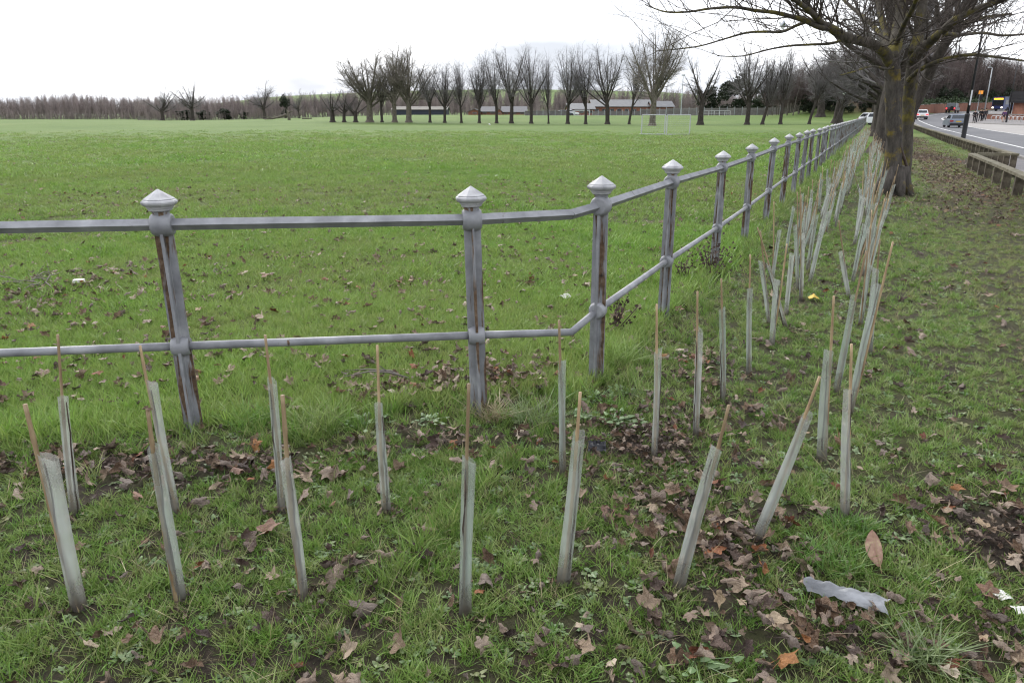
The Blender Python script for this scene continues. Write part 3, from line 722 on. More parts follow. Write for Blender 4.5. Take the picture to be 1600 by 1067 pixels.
TOP = [a for a, b in front] + [bt] + [a for a, b in side]; BOT = [b for a, b in front] + [bb] + [b for a, b in side]
for i in range(len(TOP) - 1):
    rail(TOP[i], TOP[i + 1], True); rail(BOT[i], BOT[i + 1], False)

# ------------------------------------------------------------------ tree guards: plastic tube, bamboo cane, sapling inside
def guard_mesh(seed):
    q = random.Random(seed); mb = MB(); n, m_ = 24, 12; r0 = .0185; v = []
    lobes = q.uniform(0, 6.28); tw = q.uniform(-5, 5); over = 1.15
    for j in range(m_ + 1):
        s = j / m_; z = .6 * s - .02
        bx = .006 * math.sin(3 * s + seed) * s; by = .006 * math.cos(2.3 * s + seed) * s
        sq = .10 + .06 * math.sin(5 * s + seed) + (.12 if j == 0 else 0)
        for k in range(n + 1):
            a = (2 * math.pi + over) * k / n; rr = r0 * (1.06 - .12 * k / n)
            rr *= 1 + sq * math.cos(2 * (a + lobes)) + .015 * math.sin(7 * a + 9 * s + seed)
            if j == m_: zz = z + q.uniform(-.004, .004) + .012 * math.cos(a + lobes)
            else: zz = z
            b = a + tw * s * .35
            v.append((bx + rr * math.cos(b), by + rr * math.sin(b), zz))
    f = [(j * (n + 1) + k, j * (n + 1) + k + 1, (j + 1) * (n + 1) + k + 1, (j + 1) * (n + 1) + k) for j in range(m_) for k in range(n)]
    mb.add(v, f)
    return mb.mesh('guard_tube', M['guard'], True)
def cane_mesh(seed, r):
    q = random.Random(seed); pts, rad = [], []; z = -.03; nxt = .08
    nodes = sorted(q.uniform(.05, .95) for k in range(5))
    for i in range(28):
        s = i / 27; z = -.03 + 1.03 * s
        near = min(abs(z - b) for b in nodes)
        rad.append(r * (1.08 - .2 * s) * (1.22 if near < .018 else 1)); pts.append((.004 * math.sin(4 * s + seed), .004 * math.cos(3 * s + seed), z))
    mb = MB(); mb.tube(pts, rad, 8)
    return mb.mesh('cane', M['cane'], True)
def stem_mesh(seed):
    q = random.Random(seed); pts, x, y = [], 0, 0
    for i in range(9):
        pts.append((x, y, i / 8)); x = .5 * x + q.uniform(-.004, .004); y = .5 * y + q.uniform(-.003, .003)
    mb = MB(); mb.tube(pts, [.0036 - .0018 * i / 8 for i in range(9)], 5)
    return mb.mesh('sapling_stem', M['stem'], True)
GM = [guard_mesh(s) for s in range(6)]; CM = [cane_mesh(s, .0058) for s in range(4)] + [cane_mesh(9, .0075)]; SM = [stem_mesh(s) for s in range(4)]
def set_world(o, mw):                    # child placed by its place in the world
    o.matrix_local = o.parent.matrix_basis.inverted() @ mw
def guard(base, top, cane_top, label, group, width=1.0, fat=False, parts=3, rs=random):
    axis = (top - base); ln = axis.length
    qd = Vector((0, 0, 1)).rotation_difference(axis.normalized()) @ Quaternion((0, 0, 1), rs.uniform(0, 6.28))
    root = bpy.data.objects.new('tree_guard', None); COL.objects.link(root); root.empty_display_size = .05
    root.rotation_mode = 'QUATERNION'; root.rotation_quaternion = qd; root.location = base
    tag(root, label, 'tree guard', group)
    tb = link('guard_tube', rs.choice(GM), root); tb.scale = (width, width, ln / .58)
    if cane_top is not None:
        off = Vector((rs.uniform(-.007, .007) * width, -.0065 * width, 0)); b = base + off; d = cane_top - b
        c = link('cane', CM[4] if fat else rs.choice(CM[:4]), root)
        set_world(c, Matrix.Translation(b) @ Vector((0, 0, 1)).rotation_difference(d.normalized()).to_matrix().to_4x4() @ Matrix.Diagonal((1, 1, d.length, 1)))
    if parts > 2:
        s = link('sapling_stem', rs.choice(SM), root); sx_ = (off.x + (.011 if off.x < 0 else -.011)) if cane_top is not None else 0
        set_world(s, Matrix.Translation(base + Vector((sx_, -.0075 * width, -.02))) @ Vector((0, 0, 1)).rotation_difference(axis.normalized()).to_matrix().to_4x4() @ Matrix.Diagonal((1.25, 1.25, ln * rs.uniform(.93, 1.03), 1)))
    return root
NEAR = [
 ((124, 950), (72, 713), (37, 632), 'stout leaning guard with a thick cane poking well out, outermost of the front row', 1, 1.25),
 ((118, 803), (100, 620), (88, 523), 'guard behind the stout leaning one, its cane crossing in front of the low rail', 0, 1.05),
 ((282, 940), (240, 698), (229, 640), 'front row guard whose cane tip carries a crumpled dead leaf', 1, 1.0),
 ((275, 803), (237, 597), (219, 540), 'leaning guard standing behind the one with the leaf-tipped cane', 0, 1.0),
 ((441, 800), (424, 594), (416, 523), 'slim guard half hidden behind a nearer guard, its cane touching the low rail', 0, .95),
 ((475, 935), (449, 716), (440, 618), 'nearer guard of the overlapping pair between the two front railing posts', 1, .95),
 ((604, 803), (593, 630), (588, 540), 'lone guard with a rusty brown cane in front of the broadleaf weeds', 0, 1.0),
 ((727, 958), (731, 717), (731, 600), 'upright guard directly in front of the second railing post', 1, 1.0),
 ((879, 740), (879, 565), (875, 500), 'upright guard just before the railing corner, beside the leaf heap', 0, .9),
 ((880, 912), (903, 677), (908, 612), 'wide pale guard in front of the leaf heap with a short cane end', 1, 1.15),
 ((1022, 718), (1029, 547), (1027, 475), 'thin guard rising out of the heap of dark leaves', 0, .85),
 ((1060, 920), (1118, 700), (1140, 632), 'guard tilting towards the road with a bright tan cane, before the leaf heap', 1, 1.0),
 ((1180, 848), (1260, 648), (1282, 588), 'steeply slanted guard with its open rim showing, nearest the verge', 1, 1.1),
 ((1087, 683), (1092, 515), (1091, 455), 'guard with a knotted tan cane beyond the leaf heap, below the third side post', 0, .9),
 ((1129, 627), (1130, 482), (1128, 435), 'guard with a short dark cane and straight flat top, behind the leaf heap', 0, .9),
 ((1170, 588), (1172, 452), (1172, 398), 'upright guard with a long tan cane, fourth beyond the railing corner', 0, .95),
 ((1284, 720), (1294, 548), (1304, 462), 'guard with a torn rim and tall tan cane behind the slanted guard', 0, 1.1),
 ((1320, 808), (1325, 610), (1331, 537), 'foremost guard of the verge side row, cane hugging its front', 1, 1.0),
 ((1326, 650), (1372, 447), (1396, 378), 'long guard sweeping towards the verge with a purplish cane', 0, 1.05),
 ((1306, 615), (1333, 465), (1354, 392), 'pale leaning guard with a pale straw cane behind the torn guard', 0, 1.1),
 ((1206, 540), (1214, 437), (1230, 381), 'guard crossing in front of the two toppled white guards', 0, 1.1),
 ((1228, 512), (1199, 412), (1184, 355), 'whiter toppled guard, underneath in the crossed trio', 0, .8),
 ((1202, 508), (1189, 408), (1189, 361), 'whiter guard with an orange tan cane in the crossed trio', 0, .9),
 ((1228, 493), (1236, 397), None, 'guard without a cane beside the crossed trio', 0, 1.0),
 ((1251, 470), (1255, 366), (1252, 305), 'front guard of the bundle behind the yellow leaf scrap', 0, .95),
 ((1246, 455), (1244, 352), (1246, 300), 'second guard of the bundle behind the yellow leaf scrap', 0, .95),
 ((1327, 467), (1314, 393), (1311, 344), 'guard tilting back towards the railing with a dark thin cane', 0, 1.1),
 ((1344, 510), (1358, 413), (1361, 352), 'leaning guard tucked behind the pale leaning one', 0, .9),
 ((1358, 553), (1368, 420), (1375, 374), 'upright guard behind the long sweeping guard, cane tan', 0, 1.1),
 ((1349, 430), (1371, 355), (1379, 328), 'leaning guard in the verge row before the lichened tree', 0, 1.1),
 ((1382, 346), (1397, 289), (1404, 257), 'single leaning guard standing before the lichened tree trunk', 0, 1.1),
 ((1349, 321), (1340, 288), (1332, 262), 'guard tilting back with a dark cane between the two rows', 0, 1.0)]
G_NEAR = 'tree guards planted along the railing'
near_pts = []
for b, t, c, lab, fat, wd in NEAR:
    p = on_ground(*b); near_pts.append(p)
    guard(p, at_y(t[0], t[1], p.y), at_y(c[0], c[1], p.y) if c else None, lab, G_NEAR, wd, bool(fat and b[0] < 500))
qr = random.Random(4)
ORD = ['corner', 'second', 'third', 'fourth', 'fifth', 'sixth', 'seventh', 'eighth', 'ninth', 'tenth', 'eleventh', 'twelfth']
SEEN = {}
def row_label(t, side, lean, cane):
    k = sum(1 for q_ in ts if q_ <= t)
    if k >= 12: return 'distant guard in the crowded %s, towards the far railing' % side
    how = 'caneless' if not cane else ('upright' if abs(lean) < .05 else ('road-leaning' if lean > 0 else 'railing-leaning'))
    return '%s guard of the %s, between %s and %s side posts' % (how, side, ORD[k - 1], ORD[k])
def row(n0, spread, t0, t1, step, side, lean):
    t = t0; k = 0
    while t < t1:
        n = n0 + qr.uniform(-spread, spread); p = tn(t, n)
        if all((p - q).length > .2 for q in near_pts) and (p - Vector((7.76, 14.89, 0))).length > .75 and qr.random() < .93:
            near_pts.append(p)
            l = Vector((qr.gauss(lean, .07), qr.gauss(-.02, .08), 1)).normalized(); L = qr.uniform(.53, .6)
            l2 = Vector((l.x + qr.gauss(.01, .05), l.y + qr.gauss(0, .05), 1)).normalized()
            cane = qr.random() < .93
            guard(p, p + l * L, p + l2 * qr.uniform(.66, .84) if cane else None, row_label(t, side, l.x, cane), G_NEAR, qr.uniform(.85, 1.15), parts=3 if t < 14 else 2, rs=qr)
        t += step * qr.uniform(.7, 1.3) * (1 + .022 * t); k += 1
A1, A2 = 'railing-side row', 'verge-side row'
row(.68, .10, 3.3, 60, .44, A1, .06); row(.92, .10, 3.5, 60, .46, A1, .07)
row(1.34, .06, 3.1, 46, .54, A2, .04); row(1.5, .06, 3.4, 46, .54, A2, .05)

# ------------------------------------------------------------------ fallen leaves
def leaf_mesh(name, m, seed, kind='maple'):
    q = random.Random(seed); n = 20; mb = MB(); torn = seed % 3 == 1; t0_ = q.randrange(20)
    c1, c2, c3 = q.uniform(-.9, 1.1), q.uniform(-.9, 1.1), q.uniform(-.8, .8); ph = q.uniform(0, 6)
    def lift(x, y):
        return .55 * (c1 * x * x + c2 * y * y + c3 * x * y) + .15 * math.sin(5 * x + ph) * math.cos(4.2 * y + ph)
    ring1, ring2 = [], []
    for i in range(n):
        a = 2 * math.pi * i / n
        if kind == 'maple':
            rr = (1.06, .84, .66, .84)[i % 4] * q.uniform(.82, 1.12) * (1 if i % 20 in (4, 5, 6, 3, 7) else .9)
            if i % 20 == 14: rr *= .45
            if torn and (i - t0_) % n < 8: rr *= .5
        else:
            rr = .55 + .1 * math.cos(2 * a) + q.uniform(-.06, .06)
        x, y = rr * math.cos(a), rr * math.sin(a) * (1 if kind == 'maple' else .7)
        ring2.append((x, y, lift(x, y))); ring1.append((x * .5, y * .5, lift(x * .5, y * .5) + (.05 if i % 4 == 0 else -.02)))
    v = [(0, 0, 0)] + ring1 + ring2
    f = [(0, 1 + i, 1 + (i + 1) % n) for i in range(n)] + [(1 + i, 1 + n + i, 1 + n + (i + 1) % n, 1 + (i + 1) % n) for i in range(n)]
    kb, ab = (.5, 1.9, 1.3, 2.6, 2.2)[seed % 5], q.uniform(0, 6.28); ca_, sa_ = math.cos(ab), math.sin(ab); w_ = []
    for x, y, z in v:                    # drying rolls the blade up about one axis
        a_, b_ = x * ca_ + y * sa_, -x * sa_ + y * ca_
        a2, z2 = math.sin(kb * a_) / kb - z * math.sin(kb * a_), (1 - math.cos(kb * a_)) / kb + z * math.cos(kb * a_)
        w_.append((a2 * ca_ - b_ * sa_, a2 * sa_ + b_ * ca_, z2))
    v = [(x * .5, y * .5, z * .5) for x, y, z in w_]
    zmin = min(p[2] for p in v); v = [(x, y, z - zmin * .5) for x, y, z in v]
    mb.add(v, f)
    mb.tube([(0, -.05, v[0][2] + .005), (.02, -.4, v[0][2]), (.08, -.72, v[0][2] + .04)], [.013, .011, .009], 4)
    return mb.mesh(name, m, True)
LEAF = []; LEAFNAME = []
for ci, (cn, cnt) in enumerate((('dark brown', 4), ('brown', 5), ('pinkish tan', 5), ('pale tan', 1), ('rust red', 2))):
    for k in range(cnt): LEAF.append(leaf_mesh('dead_leaf', M[cn], 100 + 10 * ci + k, 'maple' if k != 3 else 'oval')); LEAFNAME.append(cn)
def leaves():
    X, Y = [], []
    for rmin, rmax, base, fbase in ((.9, 4, 50, 55), (4, 9, 28, 38), (9, 18, 8, 14), (18, 60, 1.5, 3.4)):
        area = .74 * (rmax ** 2 - rmin ** 2); mx = 1100 if rmax < 10 else 260
        n = int(area * mx); x, y = sample(n, rmin, rmax)
        clump = .5 + .5 * np.sin(3.1 * x + 2 * np.sin(2.3 * y)) * np.sin(2.7 * y + 2 * np.sin(1.9 * x))
        d = np.where(in_field(x, y), fbase * (.35 + 1.3 * clump), base * (.3 + 1.4 * clump) * np.where(along(x, y) > 1.5, .55, 1)) + field(LEAFD, x, y, True) * 2.1 + 170 * strip_leaves(x, y)
        keep = (rng.random(n) < d / mx) & road_clear(x, y)
        X.append(x[keep]); Y.append(y[keep])
    x = np.concatenate(X); y = np.concatenate(Y); n = len(x)
    sc = .036 + .066 * rng.random(n) ** 1.5 * np.where(rng.random(n) < .12, 1.25, 1)
    heap = field(LEAFD[6:7] + LEAFD[12:13], x, y) > 80
    sc = np.where(heap, sc * .68, sc)
    z = ground(x, y) + .008 + np.where(in_field(x, y), .034, .016) + field(LEAFD, x, y, True) / 700 * rng.random(n) * .07
    rt = np.zeros((n, 3)); rt[:, 0] = rng.normal(0, .42, n); rt[:, 1] = rng.normal(0, .42, n); rt[:, 2] = rng.uniform(0, 6.283, n)
    fl = rng.random(n) < .3; rt[fl, 0] += math.pi
    z[fl] += sc[fl] * .15
    pr = np.array([.36, .34, .22, .03, .05]); groups = None
    cuts = np.cumsum(pr); u = rng.random(n); kind = np.searchsorted(cuts, u).clip(0, 4)
    kind = np.where(heap & (rng.random(n) < .6), rng.integers(0, 2, n), kind)
    kind = np.where(in_field(x, y) & (kind == 0) & (rng.random(n) < .6), 2, kind)
    lo = np.array([0, 4, 9, 14, 15]); ct = np.array([4, 5, 5, 1, 2]); idx = lo[kind] + (rng.random(n) * ct[kind]).astype(int)
    pts = np.stack([x, y, z], 1)
    dep = y * CP + (EYE - z) * SP; px = 800 + FPX * x / dep; py = 533.5 - FPX * ((z - EYE) * CP + y * SP) / dep
    vis = (px > 5) & (px < 1595) & (py < 1062)
    clear = (np.hypot((px - 1374) / 45, (py - 870) / 60) < 1) | (np.hypot((px - 1292) / 44, (py - 932) / 18) < 1)
    pts[clear, 2] -= 3.0 * 0; size = np.where(vis & ~heap & ~clear, sc / dep, 0); order = np.argsort(-size); big = order[:285]
    for i in big:
        o = link('fallen_leaf', LEAF[idx[i]], None, pts[i]); o.rotation_euler = rt[i]; o.scale = (sc[i],) * 3
        cn = LEAFNAME[idx[i]]; f_ = bool(in_field(x[i], y[i])); fr = float(foot_of_railing(x[i], y[i]))
        where = 'beyond the grey railing' if f_ else ('in the drift along the railing foot' if fr > .2 or py[i] < 770 and px[i] < 700 else
                ('on the muddy ground beside the leaf heap' if 940 < px[i] < 1250 and py[i] > 640 else ('in the littered grass around the grey plastic sheet' if px[i] > 1180 and py[i] > 850 else
                 ('on the open verge grass' if px[i] > 1180 else 'on worn grass among the front guards'))))
        tag(o, '%s %s %s dead leaf lying %s' % ('large' if sc[i] > .08 else 'small', 'upturned' if fl[i] else 'crumpled', cn, where), 'leaf', 'fallen leaves on the grass')
    rest = order[285:]; rest = rest[~clear[rest]]
    scatter('leaf_litter', pts[rest], rt[rest], sc[rest], idx[rest], LEAF, label='scattered dead brown leaves over grass and soil')
    return n
NLEAF = leaves()
def mulch():                             # broken leaf crumbs in the heap, on the mud and along the drift
    P, Rr, Sc, Ix = [], [], [], []
    for bl, dens in ((LEAFD[6], 2600), (blob(1575, 850, 110, 75, 1), 2000), (blob(1060, 860, 190, 110, 1), 330), (blob(420, 880, 330, 110, 1), 240), (blob(700, 980, 500, 80, 1), 260), (blob(1340, 990, 200, 60, 1), 420), (LEAFD[0], 420), (LEAFD[1], 420), (LEAFD[9], 350), (LEAFD[8], 260), (LEAFD[7], 260), (LEAFD[5], 300)) + tuple(((p_.x, p_.y, .055, .05, 1), 3000) for p_ in near_pts[:32]) + tuple(((x_, y_, .075, .07, 1), 1200) for x_, y_ in (P1, P2, P3)):
        cx, cy, rx, ry, _ = bl; n = int(dens * rx * ry * 7); x = rng.uniform(cx - 1.7 * rx, cx + 1.7 * rx, n); y = rng.uniform(cy - 1.7 * ry, cy + 1.7 * ry, n)
        k = rng.random(n) < np.exp(-1.1 * (((x - cx) / rx) ** 2 + ((y - cy) / ry) ** 2)) ** 1.3; x, y = x[k], y[k]; n = len(x)
        r = np.zeros((n, 3)); r[:, 0] = rng.normal(0, .7, n); r[:, 1] = rng.normal(0, .7, n); r[:, 2] = rng.uniform(0, 6.28, n)
        P.append(np.stack([x, y, ground(x, y) + rng.uniform(.002, .03, n)], 1)); Rr.append(r); Sc.append(rng.uniform(.012, .042, n)); Ix.append(np.where(rng.random(n) < .62, rng.integers(0, 4, n), rng.integers(4, 11, n)))
    scatter('leaf_mulch', np.concatenate(P), np.concatenate(Rr), np.concatenate(Sc), np.concatenate(Ix), LEAF, label='dark broken leaf crumbs on the soil')
mulch()

# ------------------------------------------------------------------ trees
def rvec(q): return Vector((q.gauss(0, 1), q.gauss(0, 1), q.gauss(0, 1)))
def bend_off(d, ang, q):
    a = d.cross(Vector((q.gauss(0, 1), q.gauss(0, 1), q.gauss(0, 1)))).normalized()
    return (Quaternion(a, ang) @ d).normalized()
def grow(mbs, p, d, L, r, lv, q, P):
    last = lv == len(P['n']) - 1
    ns = P['seg'][lv]; pts = [p.copy()]; ds = []
    for i in range(ns):
        d = (d + rvec(q) * P['wander'][lv] + Vector((0, 0, P['trop'][lv]))).normalized()
        p = p + d * (L / ns); pts.append(p.copy()); ds.append(d.copy())
    taper = P['taper'][lv]
    rad = [r * (1 - (1 - taper) * i / ns) for i in range(ns + 1)]
    mbs[0 if lv < P['wood'] else 1].tube(pts, rad, P['sides'][lv], False, point=last)
    if last: return
    nc = P['n'][lv]; nc = max(1, int(round(nc * (.8 + .4 * q.random()))))
    for c in range(nc):
        s = P['frm'][lv] + (1 - P['frm'][lv]) * (c + q.random()) / nc
        k = min(int(s * ns), ns - 1); u = s * ns - k
        pp = pts[k].lerp(pts[k + 1], u); a0, a1 = P['ang'][lv]
        cd = bend_off(ds[k], R(q.uniform(a0, a1)), q)
        if lv == 0: shp = 1 - .32 * max(0, 1 - max(0, cd.dot(ds[k]))) / .44
        else: shp = 1
        if P.get('flat') and lv >= 1: cd = Vector((cd.x, cd.y, cd.z * .7)).normalized()
        grow(mbs, pp, cd, shp * L * P['ratio'][lv] * (q.uniform(.7, 1.25) if lv else q.uniform(.88, 1.06)) * (1 - P['fall'][lv] * s), rad[k] * P['rr'][lv], lv + 1, q, P)
def tree_meshes(name, P, seed, H, r, trunk_mat, twig_mat, lean=(0, 0)):
    q = random.Random(seed); a, b = MB(), MB()
    a.tube([(0, 0, -.3), (0, 0, 0), (0, 0, .35)], [r * 1.9, r * 1.5, r * 1.05], 8, False)
    grow((a, b), Vector((0, 0, .3)), Vector((lean[0], lean[1], 1)).normalized(), P['trunk'], r, 0, q, P)
    return a.mesh('trunk', trunk_mat, True), b.mesh('crown', twig_mat)
VASE = dict(trunk=3.4, seg=[4, 8, 4, 2, 1], wander=[.03, .045, .09, .14, .1], trop=[.0, .07, .06, .05, 0], taper=[.75, .15, .22, .35, 0], sides=[8, 6, 4, 3, 3], wood=2,
            n=[12, 16, 9, 7, 0], frm=[.5, .14, .12, .05], ang=[(4, 50), (28, 62), (22, 56), (20, 55)], ratio=[2.5, .40, .46, .62], fall=[.15, .62, .4, .3], rr=[.42, .38, .48, .6])
DOME = dict(VASE, trunk=2.2, ang=[(20, 75), (28, 60), (25, 60), (20, 55)], trop=[0, .035, .03, .02, 0], ratio=[2.6, .44, .46, .62], n=[11, 12, 9, 7, 0])
POLE = dict(trunk=10.5, seg=[8, 3, 2, 1], wander=[.03, .12, .16, .1], trop=[.02, .09, .06, 0], taper=[.12, .25, .3, 0], sides=[5, 3, 3, 3], wood=1,
            n=[44, 8, 7, 0], frm=[.16, .1, .05], ang=[(28, 60), (25, 58), (20, 55)], ratio=[.29, .48, .66], fall=[.6, .35, .3], rr=[.45, .7, .8])
BUSHY = dict(VASE, trunk=2.2, n=[8, 9, 7, 5, 0], ang=[(20, 60), (25, 60), (20, 55), (20, 55)], ratio=[2.4, .42, .45, .55])
vase = [tree_meshes('vase', VASE, 300 + s, 12, .27, M['row_bark'], M['row_twig']) for s in range(5)]
bigvase = [tree_meshes('bigvase', dict(VASE, n=[13, 15, 10, 7, 0]), 330 + s, 12, .34, M['pale_bark'], M['pale_twig']) for s in range(2)]
leanvase = [tree_meshes('leanvase', VASE, 350 + s, 12, .30, M['row_bark'], M['row_twig'], (.22, 0)) for s in range(2)]
dome = [tree_meshes('dome', DOME, 370 + s, 9, .24, M['row_bark'], M['row_twig']) for s in range(2)]
bushy = [tree_meshes('bushy', BUSHY, 390 + s, 9, .26, M['row_bark'], M['row_twig']) for s in range(2)]
def crown_top(ms): return float(np.percentile([v.co.z for v in ms[1].vertices], 97.5)), np.percentile([abs(v.co.x) for v in ms[1].vertices], 96)
TOPS = {}
def plant_tree(ms, p, height, halfw, label, rz, group=None, name='bare_tree'):
    if id(ms) not in TOPS: TOPS[id(ms)] = crown_top(ms)
    th, tw = TOPS[id(ms)]
    t = thing(name, label, 'tree', p, rz, group)
    link('trunk', ms[0], t); link('crown', ms[1], t)
    sz = height / th; sx = halfw / tw
    t.scale = (sx, sx, sz)
    return t
G_ROW = 'bare trees in a row across the field'
ROWT = [(520, 142, 23, 'b0', 'low rounded bare tree at the far end of the row, next to the wood'), (538, 146, 20, 'b1', 'low rounded tree second from the wood end of the row'),
        (556, 147, 20, 'b0', 'low rounded tree standing just before the first tall pale tree'), (578, 80, 42, 'p0', 'broad pale twin-stemmed tree, first of the tall ones'),
        (597, 96, 20, 'v0', 'slender tree squeezed between the broad pale tree and the tallest'), (617, 70, 27, 'p1', 'very tall spreading tree, tallest of the four at the wood end'),
        (639, 72, 35, 'p0', 'tall wide tree with fan of pale limbs before the navy shed'), (672, 100, 17, 'v1', 'thin dark tree standing alone before the navy shed end'),
        (695, 100, 20, 'v2', 'dark tree with crooked crown beside the gap of the navy shed'), (721, 94, 20, 'v3', 'dark forked tree just before the pink brick house'),
        (749, 90, 19, 'v4', 'tree in front of the first grey house roof'), (776, 82, 22, 'v0', 'tree in front of the second grey house roof'),
        (799, 75, 24, 'v1', 'many-stemmed tree at the end of the grey house roofs'), (830, 78, 22, 'v2', 'dense fan-shaped tree with a stout trunk between houses and school'),
        (857, 86, 15, 'v3', 'thin sparse tree beside the parked vehicles'), (887, 78, 24, 'v4', 'broad tree at the pale roof corner of the school'),
        (915, 76, 22, 'v0', 'dark vase-shaped tree before the small white goal'), (949, 74, 26, 'v1', 'broad tree before the middle of the pale school roof'),
        (983, 66, 24, 'l0', 'tree leaning over before the far end of the school roof'), (1019, 54, 34, 'p1', 'stout pale tree rising behind the two steel goals'),
        (1094, 88, 34, 'b1', 'short-trunked bushy tree with dark low crown beside the steel goals'), (1167, 62, 30, 'v2', 'upright tree before the dark evergreens and panel fence'),
        (1191, 84, 22, 'l1', 'leaning tree with a forked base before the panel fence'), (1219, 66, 28, 'v3', 'tall tree nearest the pale end of the panel fence'),
        (1264, 76, 28, 'l0', 'leaning tree with flared roots above the railing caps'), (1306, 92, 26, 'l1', 'last leaning tree of the row, a gull flying before it')]
kinds = {'v': vase, 'p': bigvase, 'l': leanvase, 'b': bushy}
rq = random.Random(5)
for px, ty, hw, kd, lab in ROWT:
    dep = np.interp(px, [519, 1019, 1352], [131, 118, 102]); p = at_depth(px, dep)
    top = at_y(px, ty, p.y); hgt = top.z - p.z
    if px in (1019,): p = at_depth(px, 108)
    rz = rq.uniform(-.4, .4) if kd[0] == 'l' else rq.uniform(0, 6.28)
    plant_tree(kinds[kd[0]][int(kd[1])], p, hgt * 1.0, hw / FPX * dep * 1.2, lab, rz, G_ROW)
for px, ty, hw, dep, lab in ((254, 138, 27, 250, 'round-headed bare tree alone on the field edge before the far wood'), (301, 127, 25, 240, 'taller round-headed bare tree before the dark hedge'),
                             (414, 129, 24, 250, 'spreading bare tree beside the fallen pale log'), (468, 143, 12, 190, 'small ivy-topped tree standing by the pale snag')):
    p = at_depth(px, dep); top = at_y(px, ty, p.y)
    plant_tree(dome[int(px) % 2], p, top.z - p.z, hw / FPX * dep, lab, rq.uniform(0, 6), 'bare trees on the field edge')
# roadside trees beyond the lichened one
for k, (t, n, h, hw, lab) in enumerate(((31, 1.9, 9.5, 4.2, 'bare roadside tree on the verge next beyond the lichened tree'), (44, 2.1, 10, 4.5, 'twiggy roadside tree further along the verge beside the railing'),
        (58, 1.6, 9.5, 4.5, 'roadside tree standing where the railing begins to climb'), (76, 1.5, 10, 5, 'roadside tree near the far end of the railing'), (98, 2.0, 11, 5.5, 'roadside tree beyond the white parked car'),
        (120, -4.0, 11, 6, 'bare tree inside the field by the end of the railing'), (140, 1.0, 12, 6.5, 'bare tree at the start of the bend in the road'), (160, -9.0, 12, 7, 'wide bare tree behind the bend before the wooded bank'))):
    plant_tree((bushy + dome)[k % 4], tn(t, n), h, hw, lab, rq.uniform(0, 6), 'bare roadside trees along the verge')

